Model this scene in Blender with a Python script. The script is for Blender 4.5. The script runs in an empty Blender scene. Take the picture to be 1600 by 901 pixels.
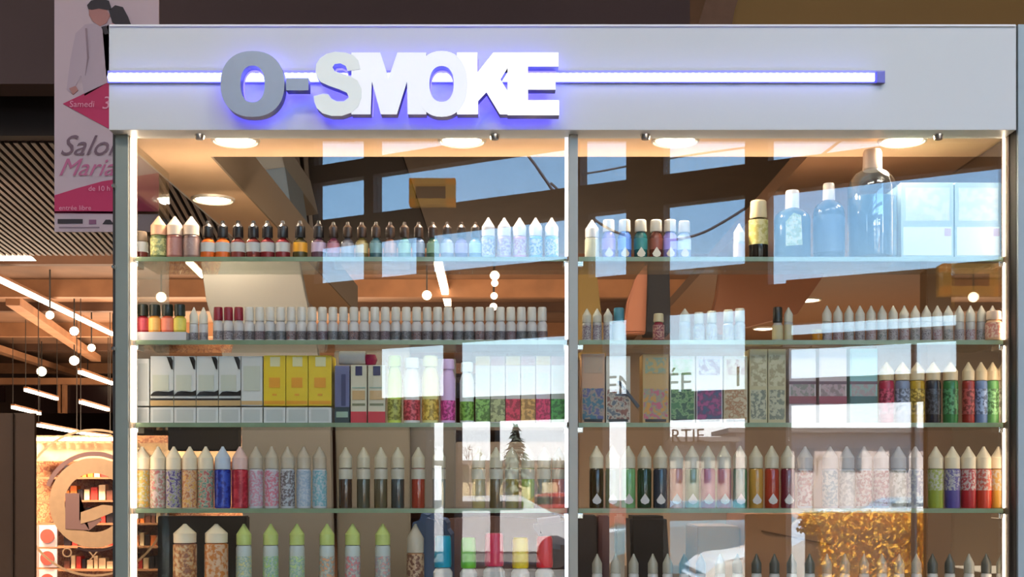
import bpy, bmesh, math, random
from mathutils import Vector
random.seed(7)
sc = bpy.context.scene
COL = sc.collection

# ------------------------------------------------------------------ camera, sky, sun, exposure
cam_d = bpy.data.cameras.new('camera'); cam = bpy.data.objects.new('camera', cam_d); COL.objects.link(cam)
cam.location = (0, -2, 1.5); cam.rotation_euler = (math.pi/2, 0, 0)
cam_d.sensor_width = 36; cam_d.lens = 45; cam_d.shift_y = 299.5/1600; cam_d.clip_start = .05; cam_d.clip_end = 400
sc.camera = cam
sc.view_settings.view_transform = 'Standard'; sc.view_settings.look = 'None'
sc.view_settings.exposure = 0.0; sc.view_settings.gamma = 1.0; sc.view_settings.use_curve_mapping = False

w = bpy.data.worlds.new('sky'); sc.world = w; w.use_nodes = True
nt = w.node_tree; nt.nodes.clear()
o_ = nt.nodes.new('ShaderNodeOutputWorld'); bg = nt.nodes.new('ShaderNodeBackground')
tc = nt.nodes.new('ShaderNodeTexCoord'); sx = nt.nodes.new('ShaderNodeSeparateXYZ'); rp = nt.nodes.new('ShaderNodeValToRGB')
nt.links.new(tc.outputs['Generated'], sx.inputs[0]); nt.links.new(sx.outputs['Z'], rp.inputs[0])
nt.links.new(rp.outputs[0], bg.inputs[0]); nt.links.new(bg.outputs[0], o_.inputs[0])
bg.inputs[1].default_value = 10.0
el = rp.color_ramp.elements
el[0].position = 0.0; el[0].color = (1.0, 1.0, 1.05, 1)
el[1].position = 1.0; el[1].color = (.08, .18, .36, 1)
for p, c in ((.05, (.98, 1.0, 1.05, 1)), (.11, (.48, .69, .86, 1)), (.19, (.27, .49, .78, 1)), (.30, (.19, .38, .66, 1))):
    e = el.new(p); e.color = c

sun_d = bpy.data.lights.new('sun', 'SUN'); sun = bpy.data.objects.new('sun', sun_d); COL.objects.link(sun)
sun_d.energy = 80; sun_d.angle = math.radians(.6); sun_d.color = (1, .93, .82)
sun.rotation_euler = (math.radians(-26), math.radians(14), 0)   # comes over the mall roof, lights the car park

def area(name, loc, size, power, color, rot=(0, 0, 0), sizey=None):
    d = bpy.data.lights.new(name, 'AREA'); o = bpy.data.objects.new(name, d); COL.objects.link(o)
    d.energy = power; d.color = color; d.size = size
    if sizey: d.shape = 'RECTANGLE'; d.size_y = sizey
    o.location = loc; o.rotation_euler = rot
    return o
WARM = (1, .74, .48)
area('hall_fill_light', (-1.5, -4.5, 4.85), 3.0, 160, (1, .93, .86), sizey=1.2)  # added fill lights for the hall and fascia, no visible fixtures
area('hall_fill_light', (2.2, -3.5, 4.85), 2.0, 100, (1, .93, .86), sizey=1.2)
area('hall_fill_light', (-4.2, .8, 4.8), 1.6, 170, (1, .84, .72), rot=(math.radians(38), 0, 0))  # added fill aimed at the banner and the left side
area('hall_fill_light', (2.6, .6, 4.7), 1.4, 60, (1, .84, .68), rot=(math.radians(60), 0, 0))
area('market_fill_uplight', (-6.0, 12, 2.4), 4, 600, (1, .76, .54), rot=(math.pi, 0, 0), sizey=6)  # unseen upward fill added to brighten the supermarket ceiling
area('market_fill_uplight', (-6.0, 24, 2.2), 6, 1500, (1, .76, .54), rot=(math.pi, 0, 0), sizey=10)
area('market_fill_uplight', (-.5, 14, 2.2), 4, 480, (1, .74, .52), rot=(math.pi, 0, 0), sizey=6)
area('kiosk_fill_light', (1.0, 2.2, 1.2), 1.0, 11, (1, .74, .5), rot=(math.pi, 0, 0))  # added fill below the brown soffit, pointing up
area('kiosk_fill_light', (.1, .35, 2.0), 1.4, 3.5, (1, .82, .64), rot=(math.radians(35), 0, 0), sizey=.1)  # added fill that lightens the boards behind the shelves
area('kiosk_fill_light', (.2, 1.1, 1.3), .7, 3.0, (1, .8, .6), rot=(math.pi, 0, 0))  # added upward fill for the left soffit arm
area('soffit_fill_uplight', (0, .158, 1.93), 1.34, 1.9, (1, .82, .66), rot=(math.pi-.25, 0, 0), sizey=.012)  # hidden uplight added to wash the front soffit
area('door_fill_light', (-3.7, 5.3, 3.1), .8, 110, (1, .86, .7), rot=(math.radians(50), 0, 0), sizey=.2)  # fill added so the door emblem is lit from the front
area('shopfront_lamp', (-4.6, 8.0, 3.0), 1.2, 420, (1, .78, .6), rot=(math.radians(45), 0, 0), sizey=.4)

# ------------------------------------------------------------------ helpers
def px(x, y, d=0.0):
    """place of pixel (x, y) of the photograph at depth d behind the front glass"""
    k = (d + 2) / 2000
    return Vector(((x - 800) * k, d, 1.5 + (750 - y) * k))
def vx(x, y, dist):
    """real place of a thing whose reflection stands at pixel (x, y), dist metres from the lens"""
    k = dist / 2000
    return Vector(((x - 800) * k, -(dist - 2), 1.5 + (750 - y) * k))
def srgb(c):
    return tuple(((v/255)/12.92 if v/255 <= .04045 else (((v/255)+.055)/1.055)**2.4) for v in c) + (1,)

MATS = {}
def mat(name, rgb, rough=.5, metal=0, emit=0, ecol=None, noise=0, scale=20, coat=0, bump=0):
    if name in MATS: return MATS[name]
    m = bpy.data.materials.new(name); m.use_nodes = True; MATS[name] = m
    n = m.node_tree; b = n.nodes['Principled BSDF']
    col = srgb(rgb)
    b.inputs['Base Color'].default_value = col; b.inputs['Roughness'].default_value = rough
    b.inputs['Metallic'].default_value = metal; b.inputs['Coat Weight'].default_value = coat
    if emit:
        b.inputs['Emission Color'].default_value = srgb(ecol or rgb); b.inputs['Emission Strength'].default_value = emit
    t = n.nodes.new('ShaderNodeTexCoord'); ns = n.nodes.new('ShaderNodeTexNoise'); ns.inputs['Scale'].default_value = scale
    ns.inputs['Detail'].default_value = 4
    n.links.new(t.outputs['Object'], ns.inputs['Vector'])
    r = n.nodes.new('ShaderNodeValToRGB'); k = noise
    r.color_ramp.elements[0].position = .3; r.color_ramp.elements[1].position = .7
    r.color_ramp.elements[0].color = tuple(c*(1-k) for c in col[:3])+(1,)
    r.color_ramp.elements[1].color = tuple(min(1, c*(1+k)) for c in col[:3])+(1,)
    n.links.new(ns.outputs['Fac'], r.inputs[0]); n.links.new(r.outputs[0], b.inputs['Base Color'])
    if bump:
        bp = n.nodes.new('ShaderNodeBump'); bp.inputs['Strength'].default_value = bump
        n.links.new(ns.outputs['Fac'], bp.inputs['Height']); n.links.new(bp.outputs[0], b.inputs['Normal'])
    return m
def glassm(name, tint, refl, milk=0):
    """a thin clear sheet: straight-through transmission and a mirror reflection that grows at grazing angles"""
    m = bpy.data.materials.new(name); m.use_nodes = True; n = m.node_tree; n.nodes.clear(); MATS[name] = m
    out = n.nodes.new('ShaderNodeOutputMaterial'); t = n.nodes.new('ShaderNodeBsdfTransparent'); g = n.nodes.new('ShaderNodeBsdfGlossy')
    t.inputs[0].default_value = tint + (1,); g.inputs['Roughness'].default_value = 0.0
    lw = n.nodes.new('ShaderNodeLayerWeight'); lw.inputs[0].default_value = .5
    pw = n.nodes.new('ShaderNodeMath'); pw.operation = 'POWER'; pw.inputs[1].default_value = 4
    ml = n.nodes.new('ShaderNodeMath'); ml.operation = 'MULTIPLY_ADD'; ml.inputs[1].default_value = .8; ml.inputs[2].default_value = refl
    n.links.new(lw.outputs['Facing'], pw.inputs[0]); n.links.new(pw.outputs[0], ml.inputs[0])
    mx = n.nodes.new('ShaderNodeMixShader'); n.links.new(ml.outputs[0], mx.inputs[0])
    n.links.new(t.outputs[0], mx.inputs[1]); n.links.new(g.outputs[0], mx.inputs[2]); n.links.new(mx.outputs[0], out.inputs[0])
    return m
def printm(name, cols, scale=90, rough=.35, kind='noise'):
    """multi-coloured print: colour patches fixed to the object"""
    if name in MATS: return MATS[name]
    m = bpy.data.materials.new(name); m.use_nodes = True; MATS[name] = m
    n = m.node_tree; b = n.nodes['Principled BSDF']; b.inputs['Roughness'].default_value = rough
    t = n.nodes.new('ShaderNodeTexCoord'); oi = n.nodes.new('ShaderNodeObjectInfo')
    ad = n.nodes.new('ShaderNodeVectorMath'); ad.operation = 'ADD'
    sc_ = n.nodes.new('ShaderNodeVectorMath'); sc_.operation = 'SCALE'; sc_.inputs['Scale'].default_value = 3
    cb = n.nodes.new('ShaderNodeCombineXYZ')
    for i in range(3): n.links.new(oi.outputs['Random'], cb.inputs[i])
    n.links.new(cb.outputs[0], sc_.inputs[0]); n.links.new(t.outputs['Object'], ad.inputs[0]); n.links.new(sc_.outputs[0], ad.inputs[1])
    ns = n.nodes.new('ShaderNodeTexNoise'); ns.inputs['Scale'].default_value = scale*2.4; ns.inputs['Detail'].default_value = 3
    n.links.new(ad.outputs[0], ns.inputs['Vector'])
    r = n.nodes.new('ShaderNodeValToRGB'); r.color_ramp.interpolation = 'EASE'
    k = len(cols); e = r.color_ramp.elements
    mn = [sum(c[j] for c in cols)/k for j in range(3)]; cols = [tuple(.66*c[j]+.34*mn[j] for j in range(3)) for c in cols]
    e[0].position = 0; e[0].color = srgb(cols[0]); e[1].position = .32 + .36/k; e[1].color = srgb(cols[1])
    for i in range(2, k):
        q = e.new(.32 + .36*i/k); q.color = srgb(cols[i])
    n.links.new(ns.outputs['Fac'], r.inputs[0]); n.links.new(r.outputs[0], b.inputs['Base Color'])
    return m

def link(name, me, m, parent=None, loc=None):
    o = bpy.data.objects.new(name, me); COL.objects.link(o)
    if m is not None and len(me.materials) == 0: me.materials.append(m)
    if parent is not None: o.parent = parent
    if loc is not None: o.location = loc
    return o
def setp(o, label=None, cat=None, group=None, kind=None):
    if label: o['label'] = label
    if cat: o['category'] = cat
    if group: o['group'] = group
    if kind: o['kind'] = kind
    return o
def empty(name, loc, label=None, cat=None, group=None, kind=None):
    o = bpy.data.objects.new(name, None); COL.objects.link(o); o.location = loc; o.empty_display_size = .02
    return setp(o, label, cat, group, kind)
def mesh_from(bm, name):
    bmesh.ops.recalc_face_normals(bm, faces=bm.faces)
    me = bpy.data.meshes.new(name); bm.to_mesh(me); bm.free(); return me
def boxmesh(name, p0, p1, bev=0.0):
    bm = bmesh.new()
    v = [bm.verts.new((x, y, z)) for x in (p0[0], p1[0]) for y in (p0[1], p1[1]) for z in (p0[2], p1[2])]
    for f in ((0,1,3,2),(4,6,7,5),(0,4,5,1),(2,3,7,6),(0,2,6,4),(1,5,7,3)): bm.faces.new([v[i] for i in f])
    if bev: bmesh.ops.bevel(bm, geom=bm.edges[:], offset=bev, segments=2, affect='EDGES', profile=.7)
    return mesh_from(bm, name)
def box(name, p0, p1, m, parent=None, bev=0.0):
    """box given in world coordinates; stands at its own centre of base"""
    a = [min(p0[i], p1[i]) for i in range(3)]; b = [max(p0[i], p1[i]) for i in range(3)]
    c = Vector(((a[0]+b[0])/2, (a[1]+b[1])/2, a[2]))
    base = Vector(parent_world(parent))
    me = boxmesh(name, Vector(a)-c, Vector(b)-c, bev)
    return link(name, me, m, parent, c - base)
def parent_world(p):
    v = Vector((0, 0, 0))
    while p is not None: v = v + Vector(p.location); p = p.parent
    return v
def pbox(name, x0, y0, x1, y1, d0, d1, m, parent=None, bev=0.0):
    """box whose front face fills the pixel rectangle at depth d0"""
    a = px(x0, y1, d0); b = px(x1, y0, d0)
    return box(name, (a.x, d0, a.z), (b.x, d1, b.z), m, parent, bev)
def prism(name, pts, d0, d1, m, parent=None, bev=0.0, dist=None):
    """outline in pixels at depth d0, thickness to d1"""
    q = [px(x, y, d0) for x, y in pts]
    c = sum(q, Vector())/len(q)
    bm = bmesh.new()
    f = [bm.verts.new((p.x-c.x, 0, p.z-c.z)) for p in q]; g = [bm.verts.new((p.x-c.x, d1-d0, p.z-c.z)) for p in q]
    bm.faces.new(f); bm.faces.new(g[::-1]); n = len(q)
    for i in range(n): bm.faces.new((f[i], f[(i+1) % n], g[(i+1) % n], g[i]))
    if bev: bmesh.ops.bevel(bm, geom=bm.edges[:], offset=bev, segments=2, affect='EDGES')
    bmesh.ops.triangulate(bm, faces=[x for x in bm.faces if len(x.verts) > 4])
    return link(name, mesh_from(bm, name), m, parent, c - parent_world(parent))
def beam(name, a, b, w_, h_, m, parent=None):
    """square bar between two world points"""
    a = Vector(a); b = Vector(b); c = (a+b)/2; L = (b-a).length
    me = boxmesh(name, (-L/2, -w_/2, -h_/2), (L/2, w_/2, h_/2))
    o = link(name, me, m, parent, c - parent_world(parent))
    o.rotation_mode = 'QUATERNION'; o.rotation_quaternion = (b-a).to_track_quat('X', 'Z'); return o
def lathe(name, prof, seg=18, sy=1.0, smooth=True):
    bm = bmesh.new(); rings = []
    for r, z in prof:
        if r < 1e-5: rings.append([bm.verts.new((0, 0, z))])
        else: rings.append([bm.verts.new((r*math.cos(2*math.pi*i/seg), sy*r*math.sin(2*math.pi*i/seg), z)) for i in range(seg)])
    for A, B in zip(rings, rings[1:]):
        for i in range(seg):
            j = (i+1) % seg
            if len(A) == 1 and len(B) == 1: continue
            if len(A) == 1: bm.faces.new((A[0], B[j], B[i]))
            elif len(B) == 1: bm.faces.new((A[i], A[j], B[0]))
            else: bm.faces.new((A[i], A[j], B[j], B[i]))
    for R in (rings[0], rings[-1]):
        if len(R) > 2: bm.faces.new(R)
    if smooth:
        for f in bm.faces: f.smooth = len(f.verts) < 6
    me = mesh_from(bm, name)
    if smooth: me.set_sharp_from_angle(angle=math.radians(28))
    return me
def sharp(me, ang=35):
    me.set_sharp_from_angle(angle=math.radians(ang)) if hasattr(me, 'set_sharp_from_angle') else None
    return me
def outline_mesh(name, loops, depth):
    """flat shape (with holes) in metres, extruded by depth; loops are lists of (x, z)"""
    cu = bpy.data.curves.new(name, 'CURVE'); cu.dimensions = '2D'; cu.fill_mode = 'BOTH'; cu.extrude = depth/2
    for L in loops:
        s = cu.splines.new('POLY'); s.points.add(len(L)-1); s.use_cyclic_u = True
        for p, (x, z) in zip(s.points, L): p.co = (x, z, 0, 1)
    ob = bpy.data.objects.new('tmp', cu); COL.objects.link(ob)
    dg = bpy.context.evaluated_depsgraph_get(); me = bpy.data.meshes.new_from_object(ob.evaluated_get(dg))
    bpy.data.objects.remove(ob)
    from mathutils import Matrix
    me.transform(Matrix.Rotation(math.pi/2, 4, 'X')); me.name = name; me.materials.clear()
    return me
def text_mesh(name, s, size, depth=.0006, shear=0, mirror=False):
    cu = bpy.data.curves.new(name, 'FONT'); cu.body = s; cu.size = size; cu.extrude = depth/2; cu.shear = shear
    cu.resolution_u = 3
    ob = bpy.data.objects.new('tmp', cu); COL.objects.link(ob)
    dg = bpy.context.evaluated_depsgraph_get(); me = bpy.data.meshes.new_from_object(ob.evaluated_get(dg))
    bpy.data.objects.remove(ob)
    from mathutils import Matrix
    me.transform(Matrix.Rotation(math.pi/2, 4, 'X')); me.name = name; me.materials.clear()
    return me
ORD = ['first','second','third','fourth','fifth','sixth','seventh','eighth','ninth','tenth','eleventh','twelfth','thirteenth',
 'fourteenth','fifteenth','sixteenth','seventeenth','eighteenth','nineteenth','twentieth','twenty-first','twenty-second','twenty-third',
 'twenty-fourth','twenty-fifth','twenty-sixth','twenty-seventh','twenty-eighth','twenty-ninth','thirtieth','thirty-first','thirty-second']

# ------------------------------------------------------------------ shared materials
M_glass = glassm('clear_front_glass', (.97, .985, .975), .058)
M_glass_side = glassm('clear_side_glass', (.95, .97, .955), .10)
M_pane = glassm('facade_glass', (.98, .99, .985), .03)
M_door = glassm('door_glass', (.98, .98, .98), .03)
M_white = mat('white_lacquer', (208, 207, 205), .35, noise=.015, scale=3)
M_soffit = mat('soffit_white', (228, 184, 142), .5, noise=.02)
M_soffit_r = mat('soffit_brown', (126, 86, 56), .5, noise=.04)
M_alu = mat('grey_green_aluminium', (128, 134, 124), .42, .1, noise=.04)
M_alu2 = mat('brushed_aluminium', (146, 142, 132), .38, .45, noise=.04)
M_blue = mat('blue_grey_paint', (158, 172, 178), .4, noise=.03)
M_dark = mat('dark_joint', (46, 42, 38), .6)
M_chrome = mat('polished_steel', (225, 222, 214), .18, .9)
M_shelf = glassm('shelf_glass', (.93, .97, .94), .07)
M_edge = mat('green_glass_edge', (134, 152, 124), .15, noise=.1, scale=30, coat=.5)
M_led = mat('warm_led', (255, 240, 220), .4, emit=14, ecol=(255, 226, 196))
M_led2 = mat('dim_led', (240, 238, 240), .4, emit=1.1, ecol=(245, 240, 250))
M_lens = mat('downlight_lens', (255, 248, 235), .4, emit=13, ecol=(255, 240, 220))
M_rim = mat('downlight_rim', (220, 205, 185), .3, .2)

# ------------------------------------------------------------------ mall shell
M_floor = mat('floor_tile', (104, 92, 80), .35, noise=.12, scale=1.5)
M_wallb = mat('aubergine_plaster', (58, 44, 48), .8, noise=.12, scale=1.2)
M_ceil = mat('brown_ceiling', (120, 84, 58), .8, noise=.18, scale=1.4)
M_roof = mat('dark_ceiling', (64, 48, 42), .8, noise=.1)
def struct(o, label=None):
    o['kind'] = 'structure'
    if label: o['label'] = label
    return o
def slab(nm, z0, z1, ymax, m):
    xl, xr = -13.99, 4.39
    def yf(x): return -9.0 + (x+1.70)*.5925 + .03      # along the glazed facade
    bm = bmesh.new(); P4 = [(xl, yf(xl)), (xr, yf(xr)), (xr, ymax), (xl, ymax)]
    A = [bm.verts.new((x, y, z0)) for x, y in P4]; B = [bm.verts.new((x, y, z1)) for x, y in P4]
    bm.faces.new(A); bm.faces.new(B[::-1])
    for i in range(4): bm.faces.new((A[i], A[(i+1) % 4], B[(i+1) % 4], B[i]))
    return link(nm, mesh_from(bm, nm), m)
struct(slab('floor', -.1, 0, 48, M_floor), 'grey-brown tiled mall floor')
struct(slab('ceiling', 5.0, 5.15, 5.0, M_roof), 'dark ceiling of the entrance hall')
struct(box('wall_left', (-14.2, -17, 0), (-14, 48, 5.0), M_roof))
struct(box('wall_right', (4.4, -5.4, 0), (4.6, 48, 5.0), mat('brown_wall', (96, 70, 46), .8, noise=.1)))
struct(box('wall_back', (-14, 48, 0), (4.4, 48.2, 5.2), mat('far_wall', (92, 60, 40), .8, noise=.3, scale=.7)), 'far end wall of the supermarket')
# bulkhead over the supermarket: aubergine on the left, olive-brown panel on the right
bh = struct(empty('trim_1', (0, 4.2, 3.3)), 'bulkhead high above the kiosk'); 
zb = px(0, 131, 4.2).z
box('bulkhead_board', (-14, 4.2, zb), (px(1078, 0, 4.2).x, 4.4, 5.0), M_wallb, bh)
M_olive = mat('olive_brown_paint', (110, 84, 38), .7, noise=.1, scale=1)
o = prism('painted_panel', [(1080, 131), (1086, 90), (1092, 50), (1102, 15), (1118, -40), (1146, -110), (1190, -186), (1900, -186), (1900, 131)], 4.18, 4.4, M_olive, bh)
setp(o, 'olive-brown curved panel of the bulkhead')
prism('painted_panel', [(1074, 131), (1081, 90), (1088, 50), (1098, 15), (1114, -40), (1142, -110), (1186, -186), (1240, -186), (1190, -110), (1148, 15), (1140, 60), (1134, 131)], 4.172, 4.182, mat('plum_brown_paint', (92, 66, 52), .7, noise=.08), bh)
box('shadow_gap_board', (-14, 4.6, px(0, 212, 4.6).z), (4.4, 4.7, zb+.2), mat('black_board', (22, 12, 12), .8), bh)
# slatted timber ceiling
sl = struct(empty('ceiling_slats', (-3, 6, px(0, 214, 4.6).z)), 'dark timber slat ceiling')
zs = px(0, 214, 4.6).z
M_slat = mat('walnut_slat', (58, 40, 34), .6, noise=.25, scale=4); M_slatb = mat('slat_backing', (36, 24, 20), .9)
slat_me = boxmesh('slat', (-.012, 0, 0), (.012, 3.4, .05))
for i in range(86):
    o = link('slat', slat_me, M_slat, sl, Vector((-5.0+i*.046, 4.72, zs)) - sl.location); o.rotation_euler = (0, 0, math.radians(8))
box('slat_backing', (-6, 4.7, zs+.06), (-.62, 8.1, zs+.1), M_slatb, sl)
box('ceiling_board', (-.6, 4.72, zs+.02), (4.35, 8.1, zs+.1), mat('umber_board', (112, 84, 50), .7, noise=.15, scale=2), sl)
# supermarket ceiling and joists
zc = 4.7
struct(box('ceiling_market', (-14, 4.6, zc), (4.4, 48, zc+.2), M_ceil), 'brown supermarket ceiling')
js = struct(empty('trim_2', (-4, 20, zc)), 'brown joists under the supermarket ceiling')
M_joist = mat('brown_joist', (150, 104, 70), .7, noise=.2, scale=2)
for i, y in enumerate((9.4, 10.8, 12.3, 14, 16, 18.4, 21, 24, 28, 33, 38)):
    box('joist', (-14, y, zc-.28 if i % 2 else zc-.16), (4.4, y+.18, zc), M_joist if i % 2 else mat('dark_joist', (84, 56, 38), .7, noise=.2, scale=2), js)
# ducts lengthways
for x0, y0, x1, y1 in ((20, 470, 150, 560), (-80, 520, 120, 585)):
    a = vx(x0, y0, 1); k0 = 2000*2.9/(750-y0); k1 = 2000*2.9/(750-y1)
    beam('duct', ((x0-800)/2000*k0, k0-2, 4.4), ((x1-800)/2000*k1, k1-2, 4.4), .22, .14, M_joist, js)

def globe(x, y, h, r, i, n):
    D = 2000*(h-1.5)/(750-y); p = px(x, y, D-2)
    t = empty('pendant_lamp', p, None, 'lamp', 'round lamps under the supermarket ceiling')
    R = r/2000*D
    me = lathe('bulb', [(0, -R), (.5*R, -.86*R), (.87*R, -.5*R), (R, 0), (.87*R, .5*R), (.5*R, .86*R), (0, R)], 16)
    link('bulb', me, mat('globe_glow', (255, 236, 205), .5, emit=6, ecol=(255, 226, 190)), t)
    link('cord', boxmesh('cord', (-.01, -.01, R*.9), (.01, .01, 4.69-p.z)), M_dark, t)
    return t
GL = [(78,492,6.5,'round glowing lamp highest left beyond the kiosk'),(116,517,7,'round glowing lamp right of centre, above the lower lamp pair'),
 (143,543,6,'small round glowing lamp nearest the kiosk left post, upper'),(116,563,7.5,'bright round lamp directly below another lamp'),
 (65,580,7.5,'bright round lamp low left beside a ceiling duct'),(137,599,6,'round lamp lowest of the lamps beside the kiosk'),
 (252,464,8,'round lamp seen through glass above dark-capped bottles'),(484,455,6,'small round lamp right of the grey panel, seen through glass'),
 (667,461,7.5,'round lamp left of the slanted tube, seen through glass'),(773,430,7.5,'topmost of a column of round lamps behind the glass'),
 (773,442,5.5,'second lamp of the column behind the glass'),(772,462,5.5,'third lamp of the column behind the glass'),(771,479,6,'fourth lamp of the column, just above white caps'),]
for i, (x, y, r, lab) in enumerate(GL):
    globe(x, y, 4.0 if x < 200 else 4.1, r, i, 13)['label'] = lab
def tube(x0, y0, x1, y1, hgt, wpx, lab, em=7):
    D0 = 2000*(hgt-1.5)/(750-y0); D1 = 2000*(hgt-1.5)/(750-y1)
    a = px(x0, y0, D0-2); b = px(x1, y1, D1-2)
    t = empty('linear_lamp', (a+b)/2, lab, 'lamp', 'linear lamps in the supermarket')
    wd = wpx/2000*(D0+D1)/2
    beam('diffuser', a, b, wd, wd*.8, mat('tube_glow', (255, 240, 215), .5, emit=em, ecol=(255, 232, 205)), t)
    for c_ in (a, b): beam('cord', c_+Vector((0, 0, wd)), Vector((c_.x, c_.y, zc)), .012, .012, M_dark, t)
    beam('housing', a+Vector((0, 0, wd*.7)), b+Vector((0, 0, wd*.7)), wd*1.15, wd*.5, M_joist, t)
tube(-60, 408, 176, 522, 4.3, 7, 'long bright linear lamp running down to the kiosk post')
tube(125, 581, 176, 599, 3.9, 6, 'short linear lamp beside the post below the round lamps')
tube(40, 609, 89, 623, 3.3, 5, 'linear lamp in front of the dark high windows, left')
tube(126, 628, 169, 640, 3.0, 5, 'linear lamp in front of the dark high windows, right')
tube(20, 636, 62, 646, 3.0, 5, 'linear lamp lowest left above the brown column')
tube(60, 664, 120, 675, 2.4, 5, 'linear lamp directly above the lit shop, left')
tube(126, 676, 172, 682, 2.3, 4, 'thin linear lamp above the lit shop, right')
tube(684, 408, 700, 474, 4.5, 11, 'steeply slanted linear lamp seen through the middle of the cabinet')
tube(294, 408, 318, 431, 4.4, 8, 'short slanted lamp seen left of the grey panel')
# recessed lit ceiling panel at far left
t = empty('ceiling_panel_lamp', px(10, 400, 12), 'pale lit ceiling panel at the far left edge', 'lamp')
prism('light_panel', [(-60, 372), (18, 372), (48, 402), (-60, 402)], 12, 12.1, mat('lit_panel', (200, 180, 160), .5, emit=.25, ecol=(255, 225, 190)), t)
prism('glow_strip', [(-60, 400), (48, 400), (54, 406), (-60, 406)], 11.95, 12.0, mat('tube_glow', (255, 240, 215)), t)
# dark high windows
wn = struct(empty('window_2', px(110, 625, 30)), 'dark high windows of the supermarket')
pbox('pane', 55, 600, 176, 645, 30, 30.1, mat('night_pane', (26, 14, 14), .2), wn)
for x in (92, 99): pbox('mullion', x-2, 600, x+2, 645, 29.8, 30, M_joist, wn)
pbox('pane', -30, 602, 6, 628, 30, 30.1, MATS['night_pane'], wn)
pbox('frame', -30, 590, 176, 600, 29.7, 30, M_joist, wn)
# brown column at the lower left
o = pbox('column', -60, 645, 54, 1200, 5, 5.03, mat('brown_column', (96, 70, 50), .6, noise=.15, scale=2)); struct(o, 'dark brown column at lower left')
box('column_strip', (px(17, 0, 4.98).x, 4.98, 0), (px(20, 0, 4.98).x, 5.0, px(0, 645, 4.98).z), mat('column_joint', (84, 62, 44), .6), o)

# ------------------------------------------------------------------ lit shop front at lower left
sh = empty('lit_shop', px(150, 800, 9), 'lit orange shop front with shelves, left of the kiosk', 'shop')
pbox('back_wall', 40, 680, 400, 1010, 9.6, 9.7, printm('spice_wall', [(150,86,50),(196,140,92),(120,52,34),(206,160,112),(170,104,60)], 9), sh)
pbox('header', 40, 692, 400, 720, 9.3, 9.4, mat('header_board', (190, 150, 106), .6, noise=.25, scale=9), sh)
for k in range(9):
    pbox('spot_lamp', 57+k*14, 683, 67+k*14, 688, 9.2, 9.3, mat('spot_glow', (255, 235, 205), .5, emit=4), sh)
for i in range(5):
    pbox('shop_shelf', 50, 745+i*36, 250, 748+i*36, 9.2, 9.6, mat('shelf_wood', (150, 100, 62), .6), sh)
rr = random.Random(3)
prodm = [mat('pack_%s' % n, c, .4) for n, c in (('red', (196, 54, 40)), ('cream', (226, 196, 150)), ('black', (38, 24, 24)), ('orange', (226, 120, 44)), ('brown', (112, 64, 44)))]
for i in range(5):
    x = 100
    while x < 176:
        wd = rr.uniform(6, 12); hh = rr.uniform(12, 24)
        pbox('pack', x, 745+i*36-hh, x+wd-1, 745+i*36, 9.3, 9.4, rr.choice(prodm), sh); x += wd+1
    x = 208
    while x < 248:
        wd = rr.uniform(6, 10); hh = rr.uniform(14, 26)
        pbox('pack', x, 745+i*36-hh, x+wd-1, 745+i*36, 9.3, 9.4, rr.choice(prodm), sh); x += wd+1
# square posters with a red disc
for k, (y0, y1) in enumerate(((820, 854), (857, 886), (889, 925))):
    t = empty('poster', px(73, y1, 8.6), ['topmost square white poster with red disc', 'middle square white poster with red disc', 'bottom square white poster with red print'][k] + ' in the lit shop', 'poster', 'square posters in the lit shop')
    pbox('sheet', 57, y0, 89, y1, 8.6, 8.62, mat('poster_pink', (240, 205, 190), .5, emit=.25), t)
    c = px(74, (y0+y1)/2, 8.59); r = .0053*10.6/2*1.9
    link('print_disc', lathe('disc', [(0, 0), (.058, 0), (.058, .006), (0, .006)], 24), mat('poster_red', (204, 84, 66), .5), t, c - t.location).rotation_euler = (math.pi/2, 0, 0)
    pbox('print_line', 57, y0, 60, y1, 8.595, 8.6, mat('poster_grey', (190, 150, 130), .5), t)
# glass door with round emblem
dr = struct(empty('door_1', px(140, 901, 6.5)), 'glass door with a round cream emblem')
box('door_pane', (px(56, 0, 6.5).x, 6.5, 0.02), (px(260, 0, 6.5).x, 6.51, px(0, 690, 6.5).z), M_door, dr)
def ring(cx, cy, r0, r1, d, n=56, a0=0, a1=360):
    out = []; c = px(cx, cy, d); k = (d+2)/2000
    full = abs(a1-a0) >= 360
    A = [math.radians(a0+(a1-a0)*i/(n if full else n-1)) for i in range(n)]
    o1 = [(r1*k*math.cos(a), r1*k*math.sin(a)) for a in A]; o0 = [(r0*k*math.cos(a), r0*k*math.sin(a)) for a in A]
    return c, ([o1, o0] if full else [o1+o0[::-1]])
emb = empty('emblem', px(145, 790, 6.47), 'large round cream emblem sticker on the glass door', 'emblem')
M_emb = mat('cream_film', (206, 160, 116), .6, noise=.05); M_emb2 = mat('mauve_film', (150, 108, 96), .6)
def ep(nm, cx, cy, r0, r1, d, m, a0=0, a1=360):
    c, L = ring(cx, cy, r0, r1, d, a0=a0, a1=a1); link(nm, outline_mesh(nm, L, .002), m, emb, c - emb.location)
ep('outer_ring', 147, 785, 112, 115.5, 6.485, M_emb)
ep('inner_ring', 147, 785, 46, 70, 6.48, M_emb)
ep('upper_arc', 147, 785, 73, 80, 6.48, M_emb2, 20, 160)  # mauve film arc above the inner ring
ep('lower_arc', 147, 785, 73, 77, 6.48, mat('dark_film', (60, 34, 28), .6), 250, 300)
prism('letter_stem', [(102, 770), (124, 770), (124, 812), (130, 814), (150, 800), (160, 812), (140, 828), (102, 826)], 6.475, 6.478, M_emb2, emb)
prism('letter_bar', [(126, 800), (160, 788), (176, 790), (176, 800), (148, 812), (126, 818)], 6.472, 6.475, M_emb, emb)
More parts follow.
